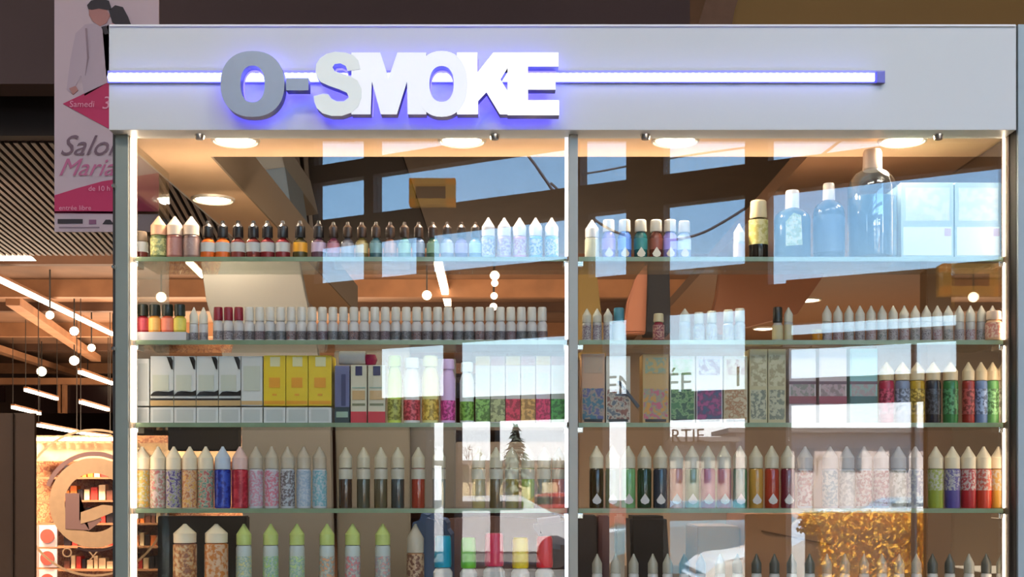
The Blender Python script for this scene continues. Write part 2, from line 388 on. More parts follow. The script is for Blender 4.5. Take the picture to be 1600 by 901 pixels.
for k, (ch, x, y) in enumerate((('N', 42, 806), ('O', 96, 870), ('X', 138, 876), ('I', 42, 780))):
    link('letter', text_mesh('letter', ch, .09), M_emb, emb, px(x, y, 6.47) - emb.location)

# ------------------------------------------------------------------ hanging banner at the upper left
bn = empty('hanging_banner', px(140, 362, 1.2), 'tall grey-pink wedding fair banner hanging left behind the fascia', 'banner')
M_ban = mat('banner_cloth', (186, 164, 170), .7, noise=.03, scale=5); M_mag = mat('banner_magenta', (178, 34, 84), .6, noise=.05, scale=8)
pbox('cloth', 85, -60, 248, 362, 1.2, 1.205, M_ban, bn)
pt = lambda nm, pts, m, k=0: prism(nm, pts, 1.198-.0012*k, 1.2-.0012*k, m, bn)
pt('magenta_triangle', [(98, 162), (170, 128), (230, 100), (230, 230), (170, 201)], M_mag)
pt('magenta_wedge', [(85, 305), (120, 294), (160, 283), (248, 270), (248, 334), (85, 332)], M_mag)
pt('magenta_edge', [(85, 330), (248, 330), (248, 334), (85, 333)], mat('banner_plum', (120, 26, 60), .6))
M_hair = mat('print_black', (40, 30, 38), .6); M_skin = mat('print_skin', (166, 112, 106), .6); M_shirt = mat('print_shirt', (172, 152, 162), .6)
pt('man_shirt', [(133, 38), (118, 52), (110, 92), (104, 140), (112, 146), (126, 118), (132, 150), (170, 128), (176, 40), (150, 36)], M_shirt)
pt('man_sleeve_line', [(133, 44), (136, 44), (139, 90), (133, 118), (136, 90)], mat('print_grey', (136, 114, 124), .6), 1)
pt('man_hand', [(108, 138), (118, 134), (122, 141), (114, 148)], M_skin, 1)
pt('man_face', [(139, 12), (150, 10), (166, 14), (172, 24), (166, 36), (156, 41), (146, 34), (139, 24)], M_skin, 1)
pt('man_hair', [(136, 8), (142, 1), (158, -3), (170, 1), (174, 14), (166, 15), (154, 13), (143, 15), (138, 14)], M_hair, 2)
pt('woman_hair', [(170, 16), (180, 8), (192, 11), (200, 26), (206, 42), (184, 40), (176, 36), (173, 27)], M_hair, 1)
pt('woman_dress', [(160, 44), (176, 36), (206, 42), (210, 110), (166, 120)], mat('print_peach', (206, 140, 140), .6))
pt('dark_collar', [(158, 42), (166, 40), (170, 52), (164, 54)], M_hair, 2)
for s, x, y, sz, m, sh_ in (('Salon', 92, 242, .072, mat('print_text', (106, 80, 92), .6), .45), ('Mariage', 90, 274, .062, mat('print_rose', (176, 92, 128), .6), .45),
        ('Samedi', 108, 167, .022, mat('print_light', (214, 140, 164), .6), .1), ('31', 158, 170, .045, MATS['print_light'], .2), ('entr\u00e9e libre', 92, 328, .017, MATS['print_light'], 0), ('de 10 h', 138, 298, .018, MATS['print_light'], 0)):
    link('printed_text', text_mesh('text', s, sz, .0004, sh_), m, bn, px(x, y, 1.195) - bn.location)
pt('printed_logo', [(90, 342), (129, 342), (129, 349), (90, 349)], M_hair); pt('printed_logo', [(139, 343), (150, 343), (150, 350), (139, 350)], mat('print_mauve', (130, 80, 110), .6))
pt('printed_logo', [(160, 350), (165, 343), (172, 343), (178, 350)], M_hair); pt('printed_line', [(92, 354), (155, 354), (155, 356), (92, 356)], MATS['print_grey'])

# ------------------------------------------------------------------ the glazed facade behind the lens and the car park outside
def q_(x): return 365 + .1187*(x-510)
def FP(x, r, off=0.0):
    D = 4000/q_(x); return Vector(((x-800)/2000*D, -(D-2)+off, 1.5+2*r))
TN = None
a_, b_ = FP(500, 0), FP(1600, 0); along = (b_-a_).normalized(); nrm = Vector((-along.y, along.x, 0)).normalized()
fc = struct(empty('window_1', FP(800, -.75)), 'glazed entrance facade of the hall')
def fbox(nm, x0, x1, r0, r1, t0, t1, m, parent=fc):
    A, B = FP(x0, r0), FP(x1, r1)
    bm = bmesh.new(); base = parent_world(parent); c = Vector(((A.x+B.x)/2, (A.y+B.y)/2, A.z))
    v = []
    for P in (A, B):
        for t in (t0, t1):
            for z in (A.z, B.z): v.append(bm.verts.new(Vector((P.x, P.y, z)) + nrm*t - c))
    for f in ((0,1,3,2),(4,6,7,5),(0,4,5,1),(2,3,7,6),(0,2,6,4),(1,5,7,3)): bm.faces.new([v[i] for i in f])
    return link(nm, mesh_from(bm, nm), m, parent, c - base)
M_fr = mat('dark_facade_frame', (66, 48, 44), .6, noise=.1); M_fr2 = mat('olive_facade_frame', (92, 66, 36), .6, noise=.12)
R0, R1 = -.76, 1.76
top1 = [(.84, 1), (1.11, 1.27), (1.345, 1.68)]
colsF = [(497,575,top1),(575,590,[]),(590,657,[(.34,.55)]+top1),(657,672,[(.34,.55),(1.11,1.27),(1.345,1.68)]),
 (672,699,[(-.7,.235),(.34,.55)]+top1),(699,716,[(.84,1),(1.11,1.27),(1.345,1.68)]),(716,892,[(-.7,.235),(.33,.555)]+top1),(892,912,[]),
 (912,925,[(1.11,1.3)]),(925,947,[(.76,1),(1.11,1.3)]),(947,984,[(-.7,.22),(.32,.6),(.76,1),(1.11,1.3)]),(984,1042,[]),
 (1042,1169,[(-.7,.22),(.32,.605),(.76,1),(1.11,1.6)]),(1169,1205,[]),(1205,1233,[(.68,1),(1.11,1.6)]),
 (1233,1447,[(-.7,.26),(.35,.455),(.5,.54),(.69,1),(1.11,1.6)]),(1447,1498,[(.35,.455),(.5,.54),(.69,1),(1.11,1.6)]),
 (1498,1590,[(.7,1),(1.11,1.6)]),(1590,1850,[(.7,1),(1.11,1.6)])]
for x0, x1, op in colsF:
    m = M_fr if x0 < 980 else M_fr2; r = R0
    for (a, b) in op:
        if a-r > .001: fbox('facade_board', x0, x1, r, a, -.06, .06, m)
        r = b
    fbox('facade_board', x0, x1, r, R1, -.06, .06, m)
for x0, x1, r0, r1 in ((497,575,.84,1),(590,657,.84,1),(672,892,.84,1),(497,575,1.11,1.27),(590,892,1.11,1.27),(497,575,1.345,1.68),(590,892,1.345,1.68),(590,699,.34,.55),
  (716,892,.33,.555),(672,699,-.7,.235),(716,892,-.7,.235),(925,984,.76,1),(912,984,1.11,1.3),(947,984,.32,.6),(947,984,-.7,.22),(1042,1169,.76,1),(1042,1169,1.11,1.6),
  (1042,1169,.32,.605),(1042,1169,-.7,.22),(1205,1590,.69,1),(1205,1850,1.11,1.6),(1590,1850,.7,1),(1233,1498,.35,.455),(1233,1498,.5,.54),(1233,1447,-.7,.26)):
    fbox('pane', x0, x1, r0, r1, -.008, .008, M_pane)
fbox('board', -600, 497, R0, R1, -.06, .06, M_roof, struct(empty('wall_front', FP(300, R0)), 'dark wall left of the glazed entrance'))
for x in (773, 703): fbox('mullion', x-3 if x == 773 else x-2, x+4 if x == 773 else x+3, -.74, .235, -.04, .04, M_dark)
fbox('mullion', 1426, 1432, -.7, .455, -.03, .03, mat('pale_mullion', (180, 150, 150), .5))
# lettering on the glass, seen right way round only in its reflection
def ftext(s, x0, ybase, size, nm='letters'):
    me = text_mesh(nm, s, size, .003)
    from mathutils import Matrix
    ang = math.atan2(along.y, along.x)
    ob = link(nm, me, M_dark, fc, None)
    p = FP(x0, (750-ybase)/q_(x0)) + nrm*.02
    ob.location = p - fc.location; ob.rotation_euler = (0, 0, ang)
    return ob
ftext('ENTR\u00c9E', 948, 616, .20); ftext('SORTIE', 1016, 691, .135); ftext('I', 1150, 603, .20)
# exit-sign lanterns fixed high on the facade
for (x0, x1, y0, y1, lab) in ((640, 712, 281, 322, 'gold framed sign box reflected left, in front of blue sky'), (1468, 1568, 414, 462, 'gold framed sign box reflected at far right')):
    D = 4000/q_((x0+x1)/2) - .35; k = D/2000
    a = vx(x0, y1, D); b = vx(x1, y0, D)
    t = empty('sign_box', ((a.x+b.x)/2, a.y, a.z), lab, 'sign', 'framed sign boxes on the facade')
    Mg = mat('glowing_gilt_frame', (190, 150, 70), .4, .3, emit=1.6, ecol=(206, 150, 50), noise=.1); th = (b.x-a.x)*.13  # gold emission added to the frame bars to brighten their reflection
    for q in (((a.x, a.z), (b.x, a.z+th)), ((a.x, b.z-th), (b.x, b.z)), ((a.x, a.z), (a.x+th, b.z)), ((b.x-th*1.6, a.z), (b.x, b.z))):
        box('frame_bar', (q[0][0], a.y-.05, q[0][1]), (q[1][0], a.y+.08, q[1][1]), Mg, t)
    box('face', (a.x, a.y-.05, a.z), (b.x, a.y, b.z), mat('sign_face', (70, 56, 34), .5), t)
# outside
struct(box('ground', (-60, -110, -.45), (60, -4.0, -.25), mat('asphalt', (78, 76, 74), .9, noise=.1, scale=2)), 'grey car park outside')
def cable(nm, pts, r, lab):
    cu = bpy.data.curves.new(nm, 'CURVE'); cu.dimensions = '3D'; cu.bevel_depth = r; s = cu.splines.new('NURBS'); s.points.add(len(pts)-1); s.use_endpoint_u = True; s.order_u = 3
    for p, v in zip(s.points, pts): p.co = (*v, 1)
    ob = bpy.data.objects.new('tmp', cu); COL.objects.link(ob)
    me = bpy.data.meshes.new_from_object(ob.evaluated_get(bpy.context.evaluated_depsgraph_get())); bpy.data.objects.remove(ob); me.materials.clear()
    return setp(link(nm, me, mat('blue_black_cable', (16, 22, 48), .5)), lab, 'cable', 'overhead cables outside')
cable('overhead_cable', [vx(780, 190, 15), vx(825, 240, 15), vx(860, 292, 15), vx(900, 350, 15)], .017, 'short steep overhead cable reflected left of the middle post')
cable('overhead_cable', [vx(905, 272, 15), vx(930, 269, 15), vx(1000, 255, 15), vx(1100, 238, 15), vx(1180, 228, 15)], .012, 'upper straight overhead cable reflected right of the post')
cable('overhead_cable', [vx(860, 285, 16), vx(930, 350, 16), vx(1000, 376, 16), vx(1080, 374, 16), vx(1150, 336, 16), vx(1260, 260, 16), vx(1340, 200, 16)], .017, 'sagging overhead cable reflected behind the small upper bottles')
# conifer, low bare trees, building, hedge, cars
def conifer(x, yb, yt, D, lab):
    b = vx(x, yb, D); t_ = vx(x, yt, D); H = t_.z-b.z
    t = empty('conifer', b, lab, 'tree')
    link('trunk', lathe('trunk', [(.1, 0), (.06, H*.8), (0, H*.95)], 10), mat('bark', (70, 52, 42), .9), t)
    bm = bmesh.new(); R = random.Random(5)
    for i in range(260):
        f = R.random()**.8; z = H*(.18+.8*f); r = (1-f)*H*.30*R.uniform(.3, 1.1); a = R.uniform(0, 6.28)
        s = H*.07*R.uniform(.6, 1.2)
        c = Vector((r*math.cos(a), r*math.sin(a), z)); d = Vector((math.cos(a), math.sin(a), -.5))*s; u = Vector((-math.sin(a), math.cos(a), .2))*s*.6
        bm.faces.new([bm.verts.new(c-u), bm.verts.new(c+d), bm.verts.new(c+u), bm.verts.new(c-d*.6+Vector((0, 0, s*.5)))])
    o = link('foliage', mesh_from(bm, 'foliage'), mat('conifer_green', (64, 70, 62), .8), t); o['kind'] = 'stuff'
conifer(806, 790, 664, 38, 'dark conifer reflected in the glass left of the middle post')
def baretree(x, yb, yt, D, lab, sd):
    b = vx(x, yb, D); H = vx(x, yt, D).z-b.z; R = random.Random(sd)
    t = empty('bare_tree', b, lab, 'tree', 'bare trees outside'); bm = bmesh.new()
    def br(p, d, L, r, n):
        e = p+d*L; u = d.orthogonal().normalized(); v2 = d.cross(u)
        A = [bm.verts.new(p+(u*math.cos(k*2.09)+v2*math.sin(k*2.09))*r) for k in range(3)]; B = [bm.verts.new(e+(u*math.cos(k*2.09)+v2*math.sin(k*2.09))*r*.6) for k in range(3)]
        for k in range(3): bm.faces.new((A[k], A[(k+1) % 3], B[(k+1) % 3], B[k]))
        if n:
            for k in range(3):
                dd = (d+Vector((R.uniform(-.7, .7), R.uniform(-.7, .7), R.uniform(-.1, .5)))).normalized(); br(e, dd, L*.68, r*.6, n-1)
    br(Vector(), Vector((0, 0, 1)), H*.36, H*.02, 4)
    link('branches', mesh_from(bm, 'branches'), mat('bare_bark', (146, 126, 110), .9), t)
for i, (x, yt) in enumerate(((735, 690), (760, 715), (845, 716), (875, 708), (1270, 700), (1330, 690), (1400, 705))):
    baretree(x, 800, yt, 28+3*i, '%s bare pale tree reflected beyond the parked cars, counting from the left' % ORD[i], 11+i)
def far_house(x0, y0, x1, y1, D, rgb, lab, n):
    a = vx(x0, y1, D); b = vx(x1, y0, D); t = empty('far_building', ((a.x+b.x)/2, a.y, -.25), lab, 'building')
    box('wall', (a.x, a.y-3, -.25), (b.x, a.y, b.z), mat('render_%d' % n, rgb, .8, noise=.06, scale=.6), t)
    box('roof', (a.x-.3, a.y-3.3, b.z), (b.x+.3, a.y+.3, b.z+.15), mat('roof_dark', (92, 84, 84), .7), t)
    for i in range(5):
        xx = a.x+(b.x-a.x)*(i+.25)/5
        box('window', (xx, a.y, b.z-1.2), (xx+(b.x-a.x)*.08, a.y+.05, b.z-.5), mat('far_pane', (60, 70, 84), .3), t)
far_house(1150, 676, 1520, 760, 42, (176, 160, 158), 'long mauve-grey building reflected behind the cars, right', 1)
far_house(690, 726, 905, 790, 44, (178, 158, 128), 'low tan building reflected behind the conifer', 2)
far_house(1030, 690, 1140, 790, 40, (150, 140, 132), 'grey building reflected behind the entrance lettering', 3)
def car(x, y, D, rgb, lab, i):
    c = vx(x, y, D); c.z = -.25
    t = empty('parked_car', c, lab, 'car', 'parked cars outside')
    prof = [(-2.1, .3), (-2.1, .75), (-1.9, .92), (-1.2, 1.0), (-.6, 1.42), (.7, 1.45), (1.3, 1.05), (2.0, .95), (2.15, .7), (2.15, .3)]
    bm = bmesh.new(); F = [bm.verts.new((p, .85-(.15 if z > 1.1 else 0), z)) for p, z in prof]; G = [bm.verts.new((p, -.85+(.15 if z > 1.1 else 0), z)) for p, z in prof]
    bm.faces.new(F); bm.faces.new(G[::-1])
    for k in range(len(prof)): bm.faces.new((F[k], F[(k+1) % 10], G[(k+1) % 10], G[k]))
    bmesh.ops.bevel(bm, geom=bm.edges[:], offset=.05, segments=2, affect='EDGES')
    link('body', mesh_from(bm, 'body'), mat('car_paint_%d' % i, rgb, .25, coat=.6), t)
    link('side_window', boxmesh('w', (-.75, -.8, 1.05), (.75, .8, 1.34), .03), mat('car_glass', (36, 44, 52), .1), t)
    for sx_ in (-1.35, 1.35):
        for sy in (-.8, .8):
            w_ = link('wheel', lathe('wheel', [(0, -.1), (.32, -.1), (.34, 0), (.32, .1), (0, .1)], 18), mat('tyre', (28, 28, 30), .8), t, (sx_, sy, .34)); w_.rotation_euler = (math.pi/2, 0, 0)
for i, (x, D, c, lab) in enumerate(((1380, 14.0, (214, 216, 218), 'white car reflected right behind the yellow hedge'), (1110, 20, (70, 110, 130), 'teal car reflected right of the middle post'),
      (760, 26, (190, 186, 188), 'silver car reflected left of the middle post'), (880, 33, (120, 44, 40), 'dark red car reflected behind the middle post'), (1440, 24, (150, 156, 162), 'grey car reflected far right'))):
    car(x, 800, D, c, lab, i)
def hedge(x0, x1, D, ztop, rgbs, lab, sd):
    a = vx(x0, 0, D); b = vx(x1, 0, D); t = empty('hedge', ((a.x+b.x)/2, a.y, -.25), lab, 'hedge'); R = random.Random(sd); bm = bmesh.new()
    for i in range(11000):
        c = Vector((R.uniform(-1, 1)*(b.x-a.x)/2, R.uniform(-.4, .4), R.uniform(.0, 1)**.6*(ztop+.25)))
        if R.random() < .5: c.z = ztop+.25+R.uniform(-.12, .06)
        else: c.y = .4+R.uniform(-.05, .05)
        s = R.uniform(.018, .038); u = Vector((R.uniform(-1, 1), R.uniform(-1, 1), R.uniform(-1, 1))).normalized()*s; v2 = u.orthogonal().normalized()*s*.6
        bm.faces.new([bm.verts.new(c-u), bm.verts.new(c+v2), bm.verts.new(c+u), bm.verts.new(c-v2)])
    o = link('foliage', mesh_from(bm, 'hedge'), printm('hedge_leaf_%d' % sd, rgbs, 6, .7), t); o['kind'] = 'stuff'
    box('core', (a.x+.06, a.y-.36, -.25), (b.x-.06, a.y+.34, ztop-.1), mat('hedge_core', (110, 78, 20), .9), t)
hedge(1262, 1480, 11.6, 1.5-.36, [(250, 190, 40), (236, 170, 30), (176, 120, 26), (252, 206, 70)], 'bright yellow clipped hedge reflected at lower right', 2)

# ------------------------------------------------------------------ the kiosk display cabinet
cab = empty('display_cabinet', (0, .1, 0), 'large glazed shop display cabinet with white fascia, glass shelves and metal posts', 'display cabinet')
# fascia
FY = -.03
fa = pbox('fascia', 170, 38.5, 1588, 203, FY, .02, M_white, cab, .0015)
pbox('fascia_top_highlight', 171, 38, 1587, 41, FY-.003, .02, mat('painted_edge_highlight', (232, 228, 226), .3), fa)  # paler strip paints the highlight line along the fascia top
pbox('fascia_shadow_gap', 1587.5, 40, 1591, 1000, FY+.006, .02, M_dark, cab)
box('fascia_side', (px(170, 0).x, .021, px(0, 203).z), (px(174, 0).x, 2.3, px(0, 38).z), M_white, cab)
box('canopy_top', (px(170, 0).x, .021, px(0, 60).z), (px(1588, 0).x, .3, px(0, 42).z), M_white, cab)
box('right_jamb', (px(1591, 0, FY).x, FY, 0), (px(1640, 0, FY).x, .01, px(0, 38, FY).z), M_blue, cab)
ZS = px(0, 203).z
XL, XR = px(174, 0).x, px(1588, 0).x
# soffit: a front strip, left strip and right field
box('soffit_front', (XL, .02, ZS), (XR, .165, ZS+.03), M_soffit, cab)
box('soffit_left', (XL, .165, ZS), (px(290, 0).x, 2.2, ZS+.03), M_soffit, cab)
setp(box('soffit_right', (.50, .165, ZS), (1.9, 3.6, ZS+.03), M_soffit_r, cab), 'brown soffit panel')
box('soffit_inner_edge', (px(290, 0).x, .165, ZS), (px(294, 0).x, 2.2, ZS+.09), mat('soffit_edge', (150, 128, 106), .6), cab)
# posts
ZB = .0
def post(x0, x1, d0, d1, m, top=203): 
    return box('post', (px(x0, 0, d0).x, d0, ZB), (px(x1, 0, d0).x, d1, px(0, top, d0).z), m, cab, .001)
post(176, 180, 0, .03, M_dark); post(180, 200, -.004, .03, M_alu); 
setp(post(200, 203, .002, .03, mat('warm_trim', (176, 150, 124), .4)), 'warm cream inner trim of the left post')
post(889, 903, -.004, .03, M_alu2)
post(1576, 1587, .0, .03, mat('brown_post', (98, 80, 62), .4, .3))
# glass panes
for x0, x1 in ((203, 889), (903, 1576)):
    box('glass_pane', (px(x0, 0).x, .004, 1.5+(750-960)/1000), (px(x1, 0).x, .010, ZS), M_glass, cab)
box('side_pane', (px(182, 0).x, .03, .9), (px(182, 0).x+.006, .285, ZS), M_glass_side, cab)
box('side_pane', (px(1584, 0).x, .03, .9), (px(1584, 0).x+.006, .285, ZS), M_glass_side, cab)
box('plinth', (px(176, 0).x, 0.0, 0), (px(1588, 0).x, .2, 1.5+(750-960)/1000), M_white, cab)
# shelves with polished green front edge
SH = {1: 404, 2: 534, 3: 663, 4: 797, 5: 936}
SHT = {}
for k, y in SH.items():
    zt = px(0, y-3, .02).z; SHT[k] = zt
    for x0, x1 in ((205, 887), (905, 1575)):
        s = box('shelf', (px(x0, 0).x, .024, zt-.007), (px(x1, 0).x, .15, zt), M_shelf, cab)
        box('shelf_edge', (px(x0, 0).x, .020, zt-.007), (px(x1, 0).x, .0238, zt), M_edge, s)
    for x in (204, 884, 905, 1570):
        box('shelf_bracket', (px(x, 0).x-.003, .016, zt-.016), (px(x, 0).x+.007, .05, zt-.0075), M_chrome, cab, .001)
for x in (313, 773, 1008, 1465):
    c = link('glass_clamp', sharp(lathe('clamp', [(0, -.016), (.006, -.016), (.008, -.010), (.008, .0), (.0, .0)], 16)), M_chrome, cab, Vector((px(x, 0).x, -.004, ZS)) - cab.location)
for x, y in ((180, 292), (180, 418), (180, 545)):
    c = link('bolt', lathe('bolt', [(0, -.006), (.003, -.006), (.0035, 0), (0, 0)], 12), M_chrome, cab, Vector((px(x, 0).x, -.004, px(x, y).z)) - cab.location); c.rotation_euler = (-math.pi/2, 0, 0)

# upright LED strips
def led(x0, x1, m, lab, y=.018):
    t = empty('upright_led_strip', (px((x0+x1)/2, 0, y).x, y, .9), lab, 'light strip', 'upright led strips in the cabinet')
    seg = [203, 404, 534, 663, 797, 960]
    for a, b in zip(seg, seg[1:]):
        pbox('diffuser', x0, a+6, x1, b-4, y-.005, y, m, t, .001)
    pbox('channel', x0+1, 204, x1-1, 960, y+.0002, y+.004, M_alu2, t)
led(204, 212.5, M_led, 'upright warm white led strip at the left end of the cabinet')
led(1568, 1577, M_led, 'upright warm white led strip at the right end of the cabinet', .02)
led(882.5, 888, M_led2, 'dim upright led strip along the middle post', .016)

# downlights
def downlight(x, d, w_, lab, bright=True, z=ZS):
    R = w_/2000*(d+2)/2*2/2
    X = px(x, 0, d).x
    t = empty('downlight', (X, d, z), lab, 'downlight', 'round downlights in the kiosk soffit')
    link('lens', lathe('lens', [(0, -.007), (.45*R, -.0062), (.75*R, -.004), (.9*R, 0), (0, 0)], 32), M_lens, t)
    link('rim', lathe('rim', [(.9*R, -.002), (.93*R, -.005), (R, -.004), (1.03*R, 0), (.9*R, 0)], 32), M_rim, t)
    if bright:
        a = area('downlight_beam', (X, d, z-.008), R*1.4, 2.4, (1, .80, .58)); a.data.shape = 'DISK'
for i, x in enumerate((368, 722, 1055, 1410)):
    downlight(x, .056, 74, 'bright round downlight in the front soffit, %s from the left' % ORD[i])
downlight(333, .487, 66, 'round downlight deeper in the left soffit arm, above white-capped bottles')
downlight(1262, 1.87, 42, 'small oval downlight far back, above the clear-capped row at right', False)
downlight(1193, 2.6, 34, 'smaller farther downlight just left of the back one', False)

# LED line on the fascia
ls = empty('fascia_led_strip', px(776, 128, FY), 'long horizontal violet-white led strip across the white fascia', 'light strip')
M_vio = mat('violet_led', (200, 200, 255), .4, emit=5.5, ecol=(130, 138, 255))
pbox('channel', 168, 110, 1383, 129.5, FY-.004, FY-.0005, mat('lilac_channel', (150, 146, 200), .4), ls)
pbox('diffuser', 169, 114, 1367, 126, FY-.009, FY-.0042, M_vio, ls)
setp(pbox('end_cap', 1370, 111, 1383, 129, FY-.011, FY-.0042, mat('blue_cap', (112, 104, 200), .3), ls, .001), 'small blue-violet end cap')
dio = lathe('diode', [(.0065, 0), (.005, .003), (0, .004)], 10)
for i in range(118):
    d_ = link('diode', dio, M_vio, ls, px(174+i*10.1, 120, FY-.0088) - ls.location); d_.rotation_euler = (math.pi/2, 0, 0)

# sign letters
sg = empty('shop_sign', px(609, 183, -.07), 'raised capital letters of the shop name on the fascia, over the led strip', 'sign')
M_let = {'grey': mat('grey_letter', (150, 158, 172), .35, .3, noise=.04), 'a': mat('white_letter_soft', (214, 218, 214), .4, emit=.25, ecol=(236, 240, 236)),
         'b': mat('white_letter_glow', (236, 236, 240), .4, emit=.32, ecol=(244, 244, 250)), 'c': mat('white_letter_bright', (250, 250, 252), .4, emit=.6, ecol=(255, 253, 255))}
M_halo = mat('violet_backlight', (120, 90, 255), .4, emit=3.0, ecol=(96, 90, 255))
M_side = mat('letter_return', (112, 104, 128), .45, .3)
def ell(cx, cy, rx, ry, n=40, p=2.25):
    o = []
    for i in range(n):
        a = 2*math.pi*i/n; c, s = math.cos(a), math.sin(a)
        o.append((cx+rx*math.copysign(abs(c)**(2/p), c), cy+ry*math.copysign(abs(s)**(2/p), s)))
    return o
def ribbon(pts, w_, n=12):
    """thick stroke through the points (Catmull-Rom), as one outline"""
    P = [Vector(p) for p in pts]; L = []
    Q = [P[0]*2-P[1]] + P + [P[-1]*2-P[-2]]
    for i in range(1, len(Q)-2):
        for k in range(n):
            t = k/n; a, b, c, d = Q[i-1], Q[i], Q[i+1], Q[i+2]
            L.append(.5*((2*b)+(c-a)*t+(2*a-5*b+4*c-d)*t*t+(3*b-a-3*c+d)*t**3))
    L.append(P[-1]); A = []; B = []
    for i, p in enumerate(L):
        d = (L[min(i+1, len(L)-1)]-L[max(i-1, 0)]).normalized(); nn = Vector((-d.y, d.x))
        A.append(tuple(p+nn*w_/2)); B.append(tuple(p-nn*w_/2))
    return A+B[::-1]
Oloop = lambda cx, rx: [ell(cx, 131, rx, 51.5), ell(cx, 131, 18.8, 28.5, p=2.3)]
LET = [('letter_o', 'grey', Oloop(394.5, 50)),
 ('hyphen', 'grey', [[(447, 122), (482, 122), (482, 141), (447, 141)]]),
 ('letter_s', 'a', [[(493, 112), (494, 100), (500, 91), (510, 84), (524, 80.5), (540, 82), (552, 86), (560, 94), (563, 108), (543, 111), (540, 103), (532, 99), (523, 100), (519.5, 105), (523, 111),
   (534, 115), (548, 119), (559, 126), (565, 138), (565, 152), (560, 166), (549, 176), (534, 181), (518, 181), (504, 177), (495, 169), (491, 159), (490, 150), (505, 146), (513, 147), (518, 154),
   (526, 158), (537, 158), (545, 152), (542, 145), (530, 139.5), (514, 134), (501, 128), (495, 120)]]),
 ('letter_m', 'b', [[(549, 82), (594, 82), (607, 122), (621, 82), (666, 82), (666, 178.5), (637, 178.5), (636, 127), (620, 178.5), (595, 178.5), (581, 127), (579, 178.5), (549, 178.5)]]),
 ('letter_o', 'b', [ell(690, 131, 40.5, 51.5), ell(690, 131, 19, 28, p=2.3)]),
 ('letter_k', 'c', [[(714, 82), (746, 82), (746, 113), (771, 82), (808, 82), (782, 124), (815, 178.5), (781, 178.5), (760, 144), (747, 158), (747, 178.5), (714, 178.5)]]),
 ('letter_e', 'c', [[(793, 82), (872.5, 82), (872.5, 104), (825, 104), (825, 114), (868, 114), (868, 140), (825, 140), (825, 156.5), (873.5, 156.5), (873.5, 180), (793, 180)]])]
for i, (nm, mk, loops) in enumerate(LET):
    d = -.070 + .0006*(i % 2); k = (2+d)/2000
    xs = [p[0] for L in loops for p in L]; cx = (min(xs)+max(xs))/2; cy = 131
    def conv(L, s=1.0): return [((x-cx)*k*s, -(y-cy)*k*s) for x, y in L]
    me = outline_mesh(nm, [conv(L) for L in loops], .020)
    me.materials.append(M_side); me.materials.append(M_let[mk])
    for p in me.polygons:
        if p.normal.y < -.7: p.material_index = 1
    c = px(cx, cy, d) + Vector((0, .010, 0))
    o = bpy.data.objects.new(nm, me); COL.objects.link(o); o.parent = sg; o.location = c - sg.location
    if mk == 'grey': o['label'] = 'unlit grey metal ' + nm.replace('_', ' ')
    hl = outline_mesh('backlight', [conv(L) for L in loops], .003)
    from mathutils import Matrix
    h = link('backlight', hl, M_halo, o, (0, .0125, 0)); h.scale = (.93, 1, .93)

# ------------------------------------------------------------------ inside and behind the cabinet
def panel(nm, pts, d0, d1, rgb, lab, cat, bev=.002, rough=.7):
    return setp(prism(nm, pts, d0, d1, mat('m_'+lab.replace(' ', '_')[:40], rgb, rough, noise=.05, scale=6), None, bev), lab, cat)
panel('partition_panel', [(313, 409), (466, 405), (478, 468), (495, 545), (516, 670), (524, 1100), (383, 1100), (379, 680), (345, 545), (322, 468)], .55, .58, (112, 108, 102), 'tall pale grey tapering stand-in for a reflected panel behind left shelves', 'partition')  # board put in to imitate a reflected grey panel
panel('partition_panel', [(522, 548), (640, 548), (640, 1100), (530, 1100)], .60, .63, (108, 102, 92), 'grey partition board behind the middle of the left bay', 'partition')
panel('partition_panel', [(640, 560), (712, 560), (712, 800), (640, 800)], .62, .64, (92, 88, 84), 'darker grey partition strip beside the tall juice boxes', 'partition')
panel('partition_panel', [(712, 690), (886, 690), (886, 801), (712, 801)], .62, .64, (110, 96, 84), 'brown grey low partition left of the middle post', 'partition')
panel('ceiling_duct', [(322, 200), (430, 200), (445, 262), (355, 275)], 2.6, 3.4, (156, 142, 124), 'grey-tan duct underside seen inside the kiosk roof opening', 'duct')
panel('ceiling_duct', [(355, 272), (445, 260), (466, 400), (420, 420)], 2.6, 3.0, (128, 132, 132), 'blue-grey duct side hanging below the tan duct face', 'duct')
panel('monitor', [(262, 660), (372, 660), (372, 704), (262, 704)], .40, .43, (26, 22, 22), 'black screen edge above the fruit labelled bottles', 'monitor')
panel('black_board', [(246, 806), (385, 806), (385, 1000), (246, 1000)], .40, .43, (30, 27, 26), 'large black board behind the two amber bottles', 'board')
panel('rounded_shape', [(640, 830), (648, 806), (668, 798), (688, 804), (704, 826), (706, 1000), (640, 1000)], .35, .5, (44, 66, 104), 'navy blue rounded shape behind the turquoise-capped bottle', 'bag', .012)  # rounded block made up for an unidentified navy form
panel('back_board', [(700, 810), (760, 806), (884, 812), (884, 1000), (700, 1000)], .52, .56, (72, 46, 42), 'maroon brown board behind the coloured caps', 'board')
panel('rounded_shape', [(832, 812), (884, 806), (884, 860), (856, 856), (838, 836)], .4, .5, (98, 94, 112), 'grey mauve shape beside the middle post', 'bag', .01)  # block made up for an unidentified greyish form
panel('cardboard_box', [(1164, 803), (1270, 803), (1300, 862), (1302, 1000), (1160, 1000)], .3, .5, (154, 112, 84), 'large brown cardboard carton on the right behind the bottom row', 'carton')
panel('cardboard_box', [(1090, 822), (1156, 822), (1156, 1000), (1090, 1000)], .34, .5, (160, 124, 92), 'lighter tan cardboard carton left of the large carton', 'carton')
panel('carton_tape', [(1190, 828), (1300, 850), (1300, 852), (1190, 830)], .298, .2995, (104, 70, 52), 'dark tape seam across the large carton', 'tape', 0)
